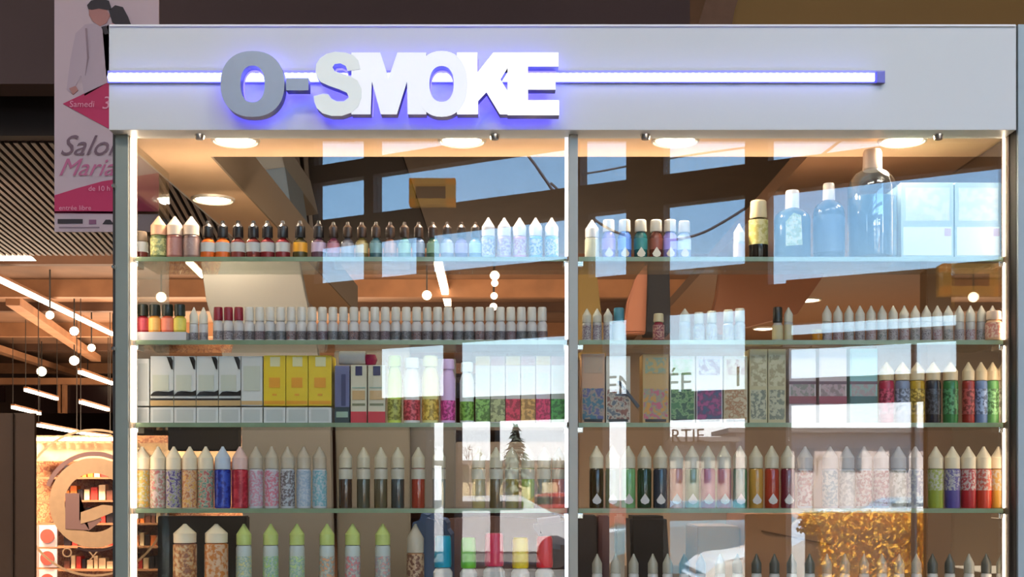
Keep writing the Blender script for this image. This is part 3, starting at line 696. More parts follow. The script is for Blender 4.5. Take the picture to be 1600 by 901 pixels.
panel('black_case', [(984, 806), (1042, 806), (1046, 870), (1050, 1000), (990, 1000)], .4, .5, (20, 18, 24), 'black upright case behind the bottom right row', 'case', .006)
panel('black_case', [(903, 805), (932, 805), (932, 1000), (903, 1000)], .42, .5, (40, 34, 36), 'dark grey case beside the middle post', 'case')
panel('black_case', [(934, 805), (952, 805), (952, 1000), (934, 1000)], .45, .5, (84, 50, 50), 'narrow maroon case right of the dark grey case', 'case')
panel('metal_tube', [(961, 803), (976, 803), (976, 1000), (961, 1000)], .36, .38, (160, 150, 140), 'pale vertical metal tube behind the bottom right row', 'tube', .004)
panel('back_wall_panel', [(1448, 420), (1600, 420), (1600, 1100), (1448, 1100)], .9, .95, (120, 88, 58), 'warm brown back board at the right end', 'partition')
panel('back_wall_panel', [(905, 545), (1448, 545), (1448, 1100), (905, 1100)], 1.0, 1.05, (120, 98, 78), 'brown grey back board across the right bay', 'partition')
panel('back_wall_panel', [(903, 405), (930, 405), (948, 560), (903, 560)], .7, .74, (120, 92, 34), 'olive strip of board just right of the middle post', 'partition')
panel('phone_stand_in', [(1014, 396), (1046, 400), (1048, 520), (1010, 520)], .8, .9, (18, 16, 24), 'black stand-in shape for a reflected phone, between two terracotta shapes', 'column')  # plain slab put in for an unclear reflection resembling a phone
panel('hand_stand_in', [(1010, 412), (1014, 412), (1014, 520), (974, 520), (980, 470), (994, 432)], .82, .86, (190, 118, 86), 'salmon stand-in shape for a reflected hand, left of the black one', 'board', .004)  # flat shape put in where a hand seems reflected
panel('hand_stand_in', [(1128, 410), (1210, 410), (1290, 426), (1246, 490), (1130, 520), (1110, 500), (1122, 462)], 1.2, 1.25, (168, 104, 68), 'terracotta stand-in shape for a reflected arm behind the upper right bay', 'board')  # flat shape put in for the reflected arm on the right

# ------------------------------------------------------------------ goods: builders
CACHE = {}
def cached(key, fn):
    if key not in CACHE: CACHE[key] = fn()
    me = CACHE[key]
    return me
def part(nm, key, fn, m, parent, loc=(0, 0, 0)):
    k = (key, m.name)
    if k not in CACHE:
        me = cached(key, fn).copy(); me.materials.clear(); me.materials.append(m); CACHE[k] = me
    return link(nm, CACHE[k], m, parent, loc)
P = lambda nm, rgb, r=.35, **k: mat('p_'+nm, rgb, r, **k)
CW = P('white_cap', (224, 214, 198)); CB = P('black_cap', (34, 30, 32), .3); CR = P('red_cap', (140, 24, 44)); CG = P('green_cap', (168, 196, 96)); CC = P('cream_cap', (220, 200, 160))
CP = P('peach_cap', (232, 176, 140)); CGY = P('grey_cap', (120, 118, 114)); CDG = P('dark_grey_cap', (62, 66, 64))
def bottle(kind, x, shelf, h, w_, cap, body, label=None, desc='', place='', group='', cat='bottle', d=.05, capf=.35, lf=(.12, .85), lab2=None, raise_=0, sy=1.0):
    """x, w_, h in photograph pixels at the shelf front; capf = share of the height taken by the cap"""
    k = (d+2)/2000; W = w_*k; H = h*k; z = SHT[shelf] + .0003 + raise_
    X = px(x, 0, d).x; r = W/2; hc = H*capf; hb = H-hc
    t = empty({'cone': 'dropper_bottle', 'flat': 'capped_bottle', 'round': 'glass_bottle', 'big': 'large_bottle'}[kind], (X, d, z), desc, cat, group)
    rk = round(r, 4), round(H, 3), round(capf, 3), kind
    if kind == 'cone':
        part('body', ('b',)+rk, lambda: lathe('body', [(0, 0), (.94*r, 0), (r, .03*H), (r, hb*.93), (.9*r, hb*.985), (.62*r, hb), (0, hb)], 18), body, t)
        part('cap', ('c',)+rk, lambda: lathe('cap', [(0, hb), (.97*r, hb), (.98*r, hb+hc*.5), (.88*r, hb+hc*.56), (.24*r, hb+hc*.92), (.14*r, H), (0, H)], 18), cap, t)
    elif kind == 'flat':
        part('body', ('b',)+rk, lambda: lathe('body', [(0, 0), (.94*r, 0), (r, .04*H), (r, hb*.82), (.8*r, hb*.93), (.6*r, hb), (0, hb)], 18), body, t)
        part('cap', ('c',)+rk, lambda: lathe('cap', [(0, hb), (.86*r, hb), (.9*r, hb+.1*hc), (.84*r, H-.08*hc), (.74*r, H), (0, H)], 18), cap, t)
    elif kind == 'round':
        part('body', ('b',)+rk, lambda: lathe('body', [(0, 0), (.94*r, 0), (r, .04*H), (r, hb*.66), (.86*r, hb*.8), (.42*r, hb*.93), (.4*r, hb), (0, hb)], 20), body, t)
        part('cap', ('c',)+rk, lambda: lathe('cap', [(0, hb*.95), (.7*r, hb*.95), (.74*r, hb), (.7*r, hb+hc*.62), (.34*r, hb+hc*.8), (.24*r, H), (0, H)], 20), cap, t)
    else:
        part('body', ('b',)+rk, lambda: lathe('body', [(0, 0), (.94*r, 0), (r, .03*H), (r, hb*.78), (.93*r, hb*.86), (.72*r, hb*.94), (.4*r, hb*.99), (.36*r, hb), (0, hb)], 28), body, t)
        part('cap', ('c',)+rk, lambda: lathe('cap', [(0, hb*.98), (.37*r, hb*.98), (.39*r, hb), (.37*r, H*.98), (.33*r, H), (0, H)], 24), cap, t)
    if label is not None:
        z0, z1 = hb*lf[0], hb*lf[1]
        part('label', ('l', lf)+rk, lambda: lathe('label', [(r*1.0, z0), (r*1.022, z0), (r*1.022, z1), (r*1.0, z1)], 18), label, t)
    if lab2 is not None:      # a drop-shaped white mark printed low on the front
        s = r*.62
        me = ('drop', round(s, 4))
        o = part('printed_drop', me, lambda: outline_mesh('drop', [[(0, s*1.5), (s*.55, s*.7), (s, 0), (s*.8, -s*.6), (0, -s*.95), (-s*.8, -s*.6), (-s, 0), (-s*.55, s*.7)]], r*.3), lab2, t, (0, -r*.93, hb*.2))
    return t
L_ = lambda nm, cols, sc_=90: printm('label_'+nm, cols, sc_)

def gbox(x0, x1, y0, shelf, col, prints, desc, group, d=.045, dep=.05, raise_=0, y1=None, cat='box', name='carton_box', side=None):
    """upright pack; prints = (u0, v0, u1, v1, material) in shares of the front, v from the bottom"""
    k = (d+2)/2000; a = px(x0, 0, d).x; b = px(x1, 0, d).x; z0 = SHT[shelf]+.0003+raise_; z1 = px(0, y0, d).z
    t = empty(name, ((a+b)/2, d+dep/2, z0), desc, cat, group)
    box('carton', (a, d, z0), (b, d+dep, z1), col, t, .0008)
    for i, (u0, v0, u1, v1, m) in enumerate(prints):
        box('print', (a+(b-a)*u0, d-.0006-.0002*i, z0+(z1-z0)*v0), (a+(b-a)*u1, d-.0001, z0+(z1-z0)*v1), m, t)
    return t

# ------------------------------------------------------------------ top shelf, left bay
PL = 'on the top shelf, left bay'
g = 'small bottles on the top shelf, left'
bottle('flat', 221, 1, 44, 20, P('beige_cap', (150, 130, 110)), P('wine_body', (112, 44, 40), .2), P('pale_paper', (190, 190, 190)), 'small wine-red bottle with pale label in the top left corner', group=g, lf=(.4, .95))
for i, (x, b, l) in enumerate(((248, P('green_body', (100, 110, 60)), L_('ga', [(220, 214, 200), (120, 134, 80), (226, 218, 140)])), (273, P('rose_body', (150, 90, 80)), L_('gb', [(210, 190, 184), (170, 110, 100)])), (299, P('grey_body', (120, 90, 84)), L_('gc', [(200, 190, 190), (140, 110, 106)])))):
    bottle('cone', x, 1, 66, 25, CP if i == 0 else P('pinkwhite_cap', (236, 210, 188)), b, l, ['peach capped bottle with green and cream label', 'white capped bottle with rosy label, between two like it', 'white capped bottle with grey label'][i]+', top shelf far left', group='cone capped bottles at the top left', capf=.45, d=.04)
body = [P('orange_body', (206, 96, 34), .2), P('orange_body', (206, 96, 34), .2), P('wine_body', (112, 44, 40), .2), P('wine_body', (112, 44, 40)), P('red_body', (120, 30, 36), .2), P('red_body', (120, 30, 36)), P('amberdark', (70, 60, 30), .2), P('plum_body', (80, 50, 66), .2)]
lb = [P('pale_paper', (200, 196, 196))]*6 + [P('orange_paper', (226, 160, 44)), P('lilac_paper', (190, 170, 196))]
names = ['orange liquid, pale label', 'orange liquid, pale label', 'wine-red liquid, pale label', 'wine-red liquid, pale label', 'red liquid, pale label', 'red liquid, pale label', 'orange and green label', 'lilac label']
for i, x in enumerate((325, 348, 372, 396, 418, 442, 469, 498)):
    bottle('round', x, 1, 60, 23, CB, body[i], lb[i], '%s black-capped small bottle with %s, top shelf left bay' % (ORD[i], names[i]), group='black-capped small bottles on the top shelf', capf=.42, d=.045, lf=(.3, .72))
cols = [(120, 60, 80), (90, 90, 100), (130, 110, 60), (60, 100, 110), (110, 70, 50), (70, 110, 80), (100, 120, 150), (60, 90, 60), (120, 130, 150), (100, 90, 140), (110, 150, 170)]
for i in range(11):
    x = 521 + i*22.2
    bottle('round', x, 1, 58, 20, P('brownblack_cap', (60, 44, 36), .3), P('sb%d' % i, cols[i], .2), P('sl%d' % i, tuple(min(255, c+70) for c in cols[i])),
           '%s dark-capped bottle counted rightward from the lilac label, top shelf left bay' % ORD[i], group='dark-capped bottles right half of top left shelf', capf=.4, d=.045, lf=(.25, .7))
for i, (x, c, nm) in enumerate(((763, (160, 190, 220), 'pale blue'), (788, (200, 180, 214), 'lilac'), (812, (226, 170, 206), 'pink'), (837, (110, 180, 214), 'sky blue'), (862, (120, 190, 216), 'aqua'))):
    bottle('cone', x, 1, 64, 21, P('cool_white_cap', (234, 234, 238)), P('pb%d' % i, c), L_('p%d' % i, [c, (230, 226, 236), tuple(int(v*.8) for v in c)], 120), nm+' bottle with white pointed cap, right end of top left shelf', group='pastel bottles on the top left shelf', capf=.46, d=.04)
# ------------------------------------------------------------------ top shelf, right bay
g = 'bottles on the top shelf, right'
bottle('cone', 925, 1, 62, 22, P('cool_white_cap', (234, 234, 238)), P('chalk_body', (206, 206, 190)), P('chalk', (214, 216, 196)), 'tall white pointed bottle right of the middle post on top shelf', group=g, capf=.45, lf=(.05, .9))
for i, (x, c, nm) in enumerate(((951, (122, 96, 180), 'purple'), (976, (70, 110, 190), 'blue'), (1001, (20, 84, 88), 'dark teal'), (1025, (90, 40, 30), 'dark brown'), (1047, (120, 110, 190), 'violet'), (1069, (150, 170, 210), 'clear pale'))):
    bottle('flat', x, 1, 62 if i < 5 else 60, 21, P('bone_cap', (214, 206, 194)), P('tb%d' % i, c, .2), P('tl%d' % i, tuple(min(255, int(v*1.25)+24) for v in c)), nm+' small bottle with bone-white cap, top shelf right bay', group=g, capf=.3, lf=(.35, .75), lab2=CW)
bottle('cone', 1155, 1, 56, 18, P('cool_white_cap', (234, 234, 238)), P('clear_body', (190, 196, 206)), P('pinkgrey', (206, 186, 186)), 'small white pointed bottle left of the yellow-labelled black bottle', group=g, capf=.5)
bottle('flat', 1185, 1, 92, 30, CC, P('black_glass', (18, 16, 14), .1), L_('yellow', [(206, 190, 110), (186, 170, 90), (226, 214, 160)], 60), 'black glass bottle with cream cap and yellow label', group=g, capf=.30, lf=(.35, .95))
bottle('big', 1238, 1, 108, 56, P('cool_white_cap', (234, 234, 238)), P('steel_blue', (52, 84, 108), .12), None, 'rounded steel-blue bottle with green-white label, first of the large bottles', group='large bottles on the top right shelf', capf=.26)
t = bottle('big', 1295, 1, 119, 48, P('warm_white_cap', (236, 222, 212)), P('slate_blue', (46, 72, 100), .12), P('slate_label', (70, 100, 132)), 'slim slate-blue bottle with white cap beside the clear one', group='large bottles on the top right shelf', capf=.22, lf=(.1, .72))
c0 = px(1243, 375, .02); pl = setp(prism('paper_label', [(1228, 346), (1240, 332), (1252, 336), (1254, 382), (1228, 384)], .018, .0195, L_('greenwhite', [(206, 214, 180), (150, 180, 140), (222, 226, 206)], 70)), 'green and white paper label on the steel-blue bottle', 'label')
M_clear = glassm('clear_plastic', (.80, .86, .90), .16)
t = bottle('big', 1363, 1, 172, 76, P('peach_white_cap', (230, 200, 178)), M_clear, None, 'tallest clear round-shouldered bottle with peach-white cap, half full of blue liquid', group='large bottles on the top right shelf', capf=.17, d=.055)
k = 2.055/2000; r = 38*k
link('liquid', lathe('liquid', [(0, .004), (.93*r, .004), (.95*r, .008), (.95*r, 96*k), (0, 96*k)], 28), P('blue_liquid', (84, 124, 150), .1), t)
for i, (x0, x1) in enumerate(((1408, 1490), (1492, 1565))):
    gbox(x0, x1, 285, 1, P('pale_teal_carton', (156, 182, 180)), [(.08, .5, .92, .93, L_('palebox', [(190, 206, 190), (176, 200, 196), (206, 210, 190)], 40)), (.04, .05, .96, .42, P('ice_print', (214, 226, 220))), (.82, .3, .95, .4, P('rose_mark', (190, 160, 170)))],
         ['left one of two large pale teal cartons at the top right', 'right one of two large pale teal cartons, against the led strip'][i], 'large pale cartons on the top right shelf', dep=.08)

# ------------------------------------------------------------------ second shelf, left bay
tr = setp(box('display_tray', (px(206, 0, .035).x, .030, SHT[2]+.0002), (px(292, 0, .035).x, .11, SHT[2]+.014), P('tray_white', (196, 192, 196))), 'shallow white tray under the four dark-capped jars', 'tray')
for i, (x, c, nm) in enumerate(((223, (150, 30, 40), 'dark red'), (242, (226, 150, 60), 'orange'), (262, (220, 100, 70), 'coral'), (281, (196, 176, 60), 'yellow'))):
    bottle('flat', x, 2, 44, 19.5, P('greenblack_cap', (40, 44, 34)), P('jar%d' % i, c), L_('jar%d' % i, [c, tuple(min(255, v+50) for v in c)], 150), nm+' small bottle with dark cap standing on the white tray', group='small bottles on the white tray', capf=.42, raise_=.014, d=.042)
Lwb = L_('whiteprint', [(206, 202, 204), (46, 34, 40), (196, 190, 196), (60, 40, 44)], 260)
for i, x in enumerate((303, 318)):
    bottle('cone', x, 2, 54, 14, CW, P('white_body', (198, 192, 190)), Lwb, ['left', 'right'][i]+' one of two narrow white pointed bottles right of the tray', group='narrow pointed bottles on second shelf', capf=.48, lf=(.1, .5))
for i, x in enumerate((341, 357, 373)):
    bottle('flat', x, 2, 54, 16, CR, P('white_body', (198, 192, 190)), Lwb, ['left', 'middle', 'right'][i]+' one of three white bottles with crimson caps, second shelf', group='crimson-capped bottles', capf=.38, lf=(.1, .5))
Lv = [L_('wp%d' % j, [(70, 56, 62), c, (176, 168, 172), (44, 36, 42)], 260) for j, c in enumerate(((46, 34, 40), (120, 60, 50), (30, 60, 60), (90, 40, 60)))]
for i in range(29):
    x = 389.5 + i*16.35
    bottle('flat', x, 2, 54, 16, P('warmgrey_cap', (214, 206, 196)), P('white_body', (198, 192, 190)), Lv[(i*7+i//3) % 4], '%s white-capped small bottle right of the crimson caps, second shelf left' % ORD[i], group='white-capped row on the second shelf, left', capf=.4, lf=(.1, .5))
# ------------------------------------------------------------------ second shelf, right bay
g = 'small bottles on the second shelf, right'
for i, x in enumerate((917, 933, 950)):
    bottle('cone', x, 2, 52, 14.5, P('dull_white_cap', (198, 192, 176)), P('pale_grey_body', (176, 170, 166)), L_('mauveprint', [(190, 184, 184), (96, 70, 96), (180, 176, 170)], 200), ['first', 'second', 'third'][i]+' pointed white bottle right of the middle post, second shelf', group=g, capf=.42)
bottle('flat', 967, 2, 53, 19, P('teal_cap', (64, 128, 146)), P('white_body', (198, 192, 190)), P('pale_paper', (200, 196, 196)), 'white bottle with teal blue cap on the second shelf', group=g, capf=.4)
bottle('flat', 1029, 2, 44, 18, CC, P('crimson_body', (130, 36, 56), .2), L_('crims', [(150, 40, 60), (210, 180, 150), (110, 30, 60)], 160), 'small crimson bottle with cream cap in the middle of second shelf', group=g, capf=.3)
for i, (x, k) in enumerate(((1070, 'cone'), (1092, 'flat'), (1112, 'flat'), (1138, 'flat'), (1156, 'flat'))):
    bottle(k, x, 2, 52 if i == 0 else 44+i*2, 17, P('dull_white_cap', (198, 192, 176)), P('fog_body', (176, 180, 190)), L_('fog', [(190, 196, 206), (160, 150, 170), (206, 206, 190)], 160), ['first', 'second', 'third', 'fourth', 'fifth'][i]+' pale bottle right of the crimson one, second shelf right bay', group=g, capf=.4)
bottle('flat', 1215, 2, 54, 17, P('black_square_cap', (26, 26, 22)), P('pale_grey_body', (176, 170, 166)), L_('gold', [(206, 180, 70), (190, 180, 160)], 150), 'black-capped bottle with gold-specked label, second shelf right', group=g, capf=.45)
bottle('cone', 1232, 2, 54, 14, P('dull_white_cap', (198, 192, 176)), P('pale_grey_body', (176, 170, 166)), L_('gold', [(206, 180, 70)]*2), 'white pointed bottle touching the black-capped one, second shelf', group=g, capf=.42)
t = empty('amber_jar', (px(1277, 0, .04).x, .04, SHT[2]+.0003), 'tiny amber jar standing alone on the second shelf', 'jar')
link('body', lathe('jar', [(0, 0), (.008, 0), (.0085, .002), (.0085, .011), (.006, .013), (0, .013)], 16), P('amber', (176, 116, 30), .2), t); link('lid', lathe('lid', [(0, .013), (.0075, .013), (.0075, .018), (0, .018)], 16), P('gold_lid', (190, 160, 90), .3), t)
for i in range(16):
    x = 1292 + i*17.25
    bottle('cone', x, 2, 56, 15, P('dull_white_cap2', (204, 196, 182)), P('pale_grey_body', (176, 170, 166)), L_('gp%d' % (i % 3), [(196, 188, 186), ((70, 60, 70), (120, 60, 70), (60, 76, 70))[i % 3], (186, 180, 180), (150, 140, 150)], 220), '%s pointed bottle of the close row at right, second shelf' % ORD[i], group='close row of pointed bottles, second shelf right', capf=.45, lf=(.08, .6), d=.045)
t = bottle('flat', 1553, 2, 46, 26, P('peach_white_cap', (230, 200, 178)), P('peach_body', (220, 176, 140)), L_('peach', [(226, 180, 150), (200, 110, 100), (236, 206, 180)], 120), 'short wide peach bottle beside the right led strip, second shelf', group=g, capf=.3, d=.03)

# ------------------------------------------------------------------ third shelf, left bay (cartons)
WB = P('white_carton', (206, 206, 202)); BLK = P('print_black2', (34, 30, 30)); TAN = P('tan_print', (196, 160, 108)); GREYP = P('pale_grey_print', (184, 186, 182)); YB = P('yellow_carton', (222, 190, 34)); ORP = P('orange_print', (220, 150, 30))
kk = 2.045/2000; base = SHT[3]; up = (px(0, 634, .045).z - base)
gs = 'small white cartons at the bottom of the third shelf'; gu = 'white cartons of the upper row, third shelf'
xs = [(206, 233), (235, 271), (272, 306), (307, 341), (342, 376), (377, 410), (412, 446), (447, 481), (482, 518)]
for i, (a, b) in enumerate(xs):
    gbox(a, b, 636, 3, WB, [(.12, .12, .88, .86, GREYP)], '%s small white carton from the left, lower row of third shelf' % ORD[i], gs)
for i, (a, b) in enumerate(xs):
    y0 = 560 if i == 0 else 556
    if i == 0: gbox(a, b, y0, 3, WB, [(.1, .1, .9, .9, GREYP)], 'plain white carton at the left end of upper row, third shelf', gu, raise_=up)
    elif i < 5:
        t = gbox(a, b, y0, 3, WB, [(.0, .0, 1, .03, TAN), (.0, .03, 1, .11, TAN), (.0, .11, 1, .15, BLK), (.1, .3, .8, .62, P('cloud_print', (192, 194, 178)))], '%s white carton with tan stripe and black corner, third shelf' % ORD[i-1], 'white cartons with tan stripe', raise_=up)
        p2 = [(b-11, 557), (b-4, 557.5), (b-1, 563), (b-1.5, 577), (b-4, 576), (b-5, 565)]
        o = prism('corner_print', p2, .043, .0445, BLK, t)
        o = prism('wave_print', [(a, 617), (a+5, 612), (a+12, 611), (a+20, 614), (a+28, 612), (b, 609), (b, 618), (a, 618)], .0428, .0442, BLK, t)
    elif i == 5: gbox(a, b, y0, 3, WB, [(.1, .3, .9, .8, P('cloud_print', (192, 194, 178))), (0, .02, 1, .1, TAN)], 'white carton without black corner, left of the yellow ones', gu, raise_=up)
    else: gbox(a, b, y0-1, 3, YB, [(.3, .78, .75, .97, P('pale_patch', (214, 206, 160))), (.25, .36, .75, .56, ORP), (.02, .03, .98, .1, ORP), (.4, .2, .6, .24, ORP)], ['left', 'middle', 'right'][i-6]+' one of three bright yellow cartons on the third shelf', 'yellow cartons on the third shelf', raise_=up)
gm = 'tall juice cartons on the third shelf, left bay'
gbox(523, 546, 571, 3, P('slate_violet', (104, 104, 140)), [(.45, .3, .75, .85, P('navy_print', (56, 56, 96))), (0, 0, 1, .28, P('dark_teal_print', (50, 62, 66))), (.1, .1, .9, .2, P('greygreen_print', (150, 170, 150)))], 'narrow slate-violet carton right of the yellow cartons', gm)
for i, (a, b) in enumerate(((548, 573), (575, 602))):
    gbox(a, b, 570, 3, P('cream_carton', (206, 196, 170)), [(0, 0, 1, .2, P('scarlet_print', (196, 50, 60))), (.1, .3, .9, .34, P('olive_print', (120, 120, 90))), (.08, .6, .92, .62, P('greygreen_print', (150, 170, 150))), (.1, .4, .9, .56, TAN), (.3, .82, .72, .98, P('indigo_print', (40, 32, 76)))], ['left', 'right'][i]+' one of two cream cartons with dark disc and red foot', gm)
t = empty('paper_roll', (px(551, 0, .06).x, .06, px(0, 559, .06).z), 'white paper roll lying on top of the cream cartons', 'roll')
ro = link('roll', lathe('roll', [(0, -.021), (.0105, -.021), (.011, -.019), (.011, .019), (.0105, .021), (0, .021)], 20), P('roll_white', (210, 200, 190)), t); ro.rotation_euler = (0, math.pi/2, 0)
t = empty('red_ball', (px(579, 0, .06).x, .06, px(0, 562, .06).z), 'small raspberry-red bottle cap lying beside the paper roll', 'cap')
link('cap', lathe('cap', [(0, -.009), (.008, -.008), (.011, 0), (.008, .008), (0, .009)], 18), P('raspberry', (170, 30, 70)), t)
juice = [(605, 628, 556, (206, 222, 96), (150, 150, 60), 'lime green'), (630, 657, 559, (226, 220, 216), (190, 60, 70), 'white and red'), (659, 686, 556, (232, 224, 150), (214, 170, 60), 'pale yellow'), (688, 712, 561, (226, 190, 232), (206, 60, 140), 'pink and magenta'), (718, 741, 566, (220, 226, 220), (110, 160, 50), 'white and green')]
for i, (a, b, y, c1, c2, nm) in enumerate(juice):
    t = bottle('flat', (a+b)/2, 3, 661-y, b-a-1, P('jc%d' % i, tuple(min(255, v+14) for v in c1)), P('jb%d' % i, c1), L_('j%d' % i, [c2, tuple(min(255, v+50) for v in c2), tuple(int(v*.7) for v in c2)], 90), 'tall '+nm+' plastic bottle on the third shelf, left bay', group='tall coloured bottles on the third shelf', capf=.16, lf=(.05, .42), d=.05)
fr = [((206, 206, 196), (110, 150, 60), 'green'), ((206, 200, 190), (150, 150, 100), 'olive'), ((210, 200, 196), (186, 40, 60), 'cherry red'), ((206, 200, 190), (196, 140, 70), 'honey tan'), ((212, 200, 206), (196, 40, 80), 'raspberry'), ((206, 210, 200), (70, 150, 60), 'leaf green')]
for i, (c1, c2, nm) in enumerate(fr):
    a = 743+i*23.6
    gbox(a, a+22.5, 556, 3, P('fb%d' % i, c1), [(0, .02, 1, .36, L_('f%d' % i, [c2, tuple(min(255, int(v*1.2)+30) for v in c2), tuple(int(v*.75) for v in c2)], 80)), (0, .86, 1, 1, P('ft%d' % i, ((190, 160, 90), (170, 120, 110))[i % 2])), (.15, .5, .85, .75, P('faint_print', (190, 196, 180)))], 'tall white carton with '+nm+' fruit print, left of middle post', 'fruit print cartons on third shelf')
# ------------------------------------------------------------------ third shelf, right bay
gp = 'picture cartons on the third shelf, right bay'
pics = [(909, 945, 552, (196, 150, 116), [(60, 130, 140), (40, 96, 120), (196, 150, 120), (80, 70, 130)], 'teal and peach'), (947, 985, 556, (206, 196, 180), [(180, 110, 70), (120, 60, 50), (210, 200, 180), (70, 90, 110)], 'rust and grey'),
 (1004, 1045, 553, (190, 150, 90), [(232, 176, 50), (206, 140, 40), (120, 150, 140), (190, 70, 120)], 'golden yellow'), (1047, 1086, 556, (200, 200, 180), [(110, 150, 80), (60, 110, 70), (150, 180, 120), (40, 70, 60)], 'leafy green'),
 (1088, 1129, 556, (206, 196, 200), [(40, 130, 150), (190, 60, 120), (110, 50, 90), (60, 80, 110)], 'magenta and teal'), (1131, 1168, 556, (200, 190, 160), [(206, 130, 60), (190, 180, 150), (150, 90, 50), (210, 200, 170)], 'orange flower')]
for i, (a, b, y, c, cc, nm) in enumerate(pics):
    gbox(a, b, y, 3, P('pc%d' % i, c), [(.04, .05, .96, .5, L_('pic%d' % i, cc, 45)), (.1, .72, .9, .95, L_('pict%d' % i, [cc[0], c, cc[2]], 60)), (.1, .02, .9, .06, BLK)], nm+' picture carton on the third shelf, right bay', gp)
setp(prism('pencil_print', [(964, 596), (968, 594), (1000, 634), (996, 638)], .036, .0375, P('dark_pen', (46, 50, 60))), 'dark slanting pen leaning on the rust and grey carton', 'pen')
for i, (a, b) in enumerate(((1171, 1199), (1200, 1228))):
    gbox(a, b, 545, 3, P('sand_carton', (190, 176, 136)), [(.08, .05, .92, .45, L_('sketch', [(170, 180, 140), (96, 100, 90), (200, 190, 160)], 70)), (.08, .5, .92, .92, L_('sketch2', [(196, 184, 140), (150, 136, 100), (206, 196, 160)], 60))], ['left', 'right'][i]+' one of two tall sand cartons with sketched print, third shelf', 'sand cartons on the third shelf')
for i, (a, b, c, m2, nm) in enumerate(((1233, 1275, (206, 192, 194), [(176, 90, 100), (190, 170, 170), (120, 130, 120)], 'white-pink'), (1280, 1323, (206, 186, 186), [(190, 80, 100), (196, 176, 176), (130, 120, 120)], 'rose'), (1328, 1371, (150, 196, 194), [(90, 130, 130), (190, 150, 150), (160, 180, 176)], 'pale teal'))):
    gbox(a, b, 544, 3, P('xc%d' % i, c), [(.06, .36, .94, .52, L_('x%d' % i, m2, 60)), (.0, .52, 1, .56, P('mauve_line', (110, 80, 90))), (.06, .62, .94, .95, P('xp%d' % i, tuple(min(255, v+16) for v in c))), (0, .26, 1, .36, P('xr%d' % i, tuple(int(v*.8) for v in m2[0])))], nm+' tall carton with printed band, third shelf right bay', 'tall printed cartons third shelf right')
for i, (x, c, nm) in enumerate(((1385, (176, 40, 70), 'raspberry red'), (1410, (130, 140, 166), 'grey-blue'), (1433, (190, 150, 40), 'mustard yellow'), (1458, (36, 36, 46), 'black and red'), (1485, (50, 120, 64), 'deep green'), (1513, (150, 40, 36), 'dark red'), (1533, (110, 134, 176), 'steel blue'), (1551, (110, 170, 100), 'grass green'), (1567, (220, 196, 170), 'cream'))):
    bottle('cone', x, 3, 95, 23 if x < 1500 else 19, P('warm_cap2', (226, 202, 164)), P('zb%d' % i, c, .25), L_('z%d' % i, [c, tuple(min(255, v+60) for v in c), tuple(int(v*.6) for v in c)], 90), nm+' bottle with pointed cream cap, right end of third shelf', group='pointed bottles at the right end of third shelf', capf=.3, lf=(.2, .8), d=.042)

# ------------------------------------------------------------------ fourth shelf, left bay
g4 = 'pointed bottles on the fourth shelf, left bay'
four = [(222, [(206, 190, 110), (226, 150, 60), (150, 160, 60), (196, 180, 190)], 'orange and green label'), (247, [(210, 170, 190), (200, 90, 90), (150, 170, 130), (226, 200, 190)], 'pink and red label'), (271.5, [(96, 50, 120), (50, 40, 110), (200, 190, 200), (150, 160, 90)], 'purple label'),
 (296.5, [(206, 140, 70), (176, 100, 60), (216, 190, 170), (226, 170, 80)], 'orange-brown label'), (321.5, [(190, 206, 200), (60, 130, 110), (200, 190, 160), (190, 60, 60)], 'mint and green label')]
for x, c, nm in four:
    bottle('cone', x, 4, 96, 24.5, P('warm_cap', (234, 216, 186)), P('cream_body', (206, 190, 170)), L_('q%d' % x, c, 100), 'pointed cream-capped bottle with '+nm+', fourth shelf left', group=g4, capf=.37, lf=(.02, .97), d=.042)
bottle('cone', 348, 4, 96, 25, P('bluish_cap', (190, 200, 214)), P('cobalt', (34, 46, 150), .25), L_('cob', [(34, 44, 150), (30, 36, 120), (60, 90, 190)], 60), 'cobalt blue pointed bottle beside the red one, fourth shelf', group=g4, capf=.37, lf=(.02, .97), d=.042)
bottle('cone', 375, 4, 96, 25, P('pinkish_cap', (224, 186, 176)), P('scarlet', (176, 26, 44), .25), L_('sca', [(180, 28, 46), (150, 20, 40), (206, 70, 80)], 60), 'scarlet pointed bottle beside the blue one, fourth shelf', group=g4, capf=.37, lf=(.02, .97), d=.042)
for i, (x, c, nm) in enumerate(((400, (200, 120, 140), 'rosy'), (424.5, (206, 90, 110), 'red-dotted'), (449.5, (76, 60, 60), 'brown-dotted'), (474.5, (140, 160, 180), 'blue-grey'), (499.5, (90, 160, 170), 'aqua'))):
    bottle('cone', x, 4, 96, 22.5, P('putty_cap', (190, 176, 156)), P('frost_body', (196, 196, 200)), L_('r%d' % i, [(200, 200, 208), c, (186, 190, 196)], 110), 'frosted pointed bottle with '+nm+' print, fourth shelf left', group=g4, capf=.36, lf=(.05, .95), d=.042)
for i, x in enumerate((540, 568, 595, 621.5, 653.5, 686)):
    c = [(70, 50, 36), (80, 76, 60), (96, 84, 60), (70, 70, 66), (150, 56, 36), (150, 150, 140)][i]; nm = ['dark brown', 'smoky', 'olive brown', 'grey', 'rust red', 'pale clear'][i]
    bottle('cone', x, 4, 95, 21, P('cream_cap4', (206, 194, 168)), P('sm%d' % i, c, .08, coat=1), P('smtop%d' % i, (196, 188, 170)), nm+' glossy slim bottle with pointed cap, fourth shelf left', group='slim glossy bottles fourth shelf left', capf=.34, lf=(.72, .97), d=.042)
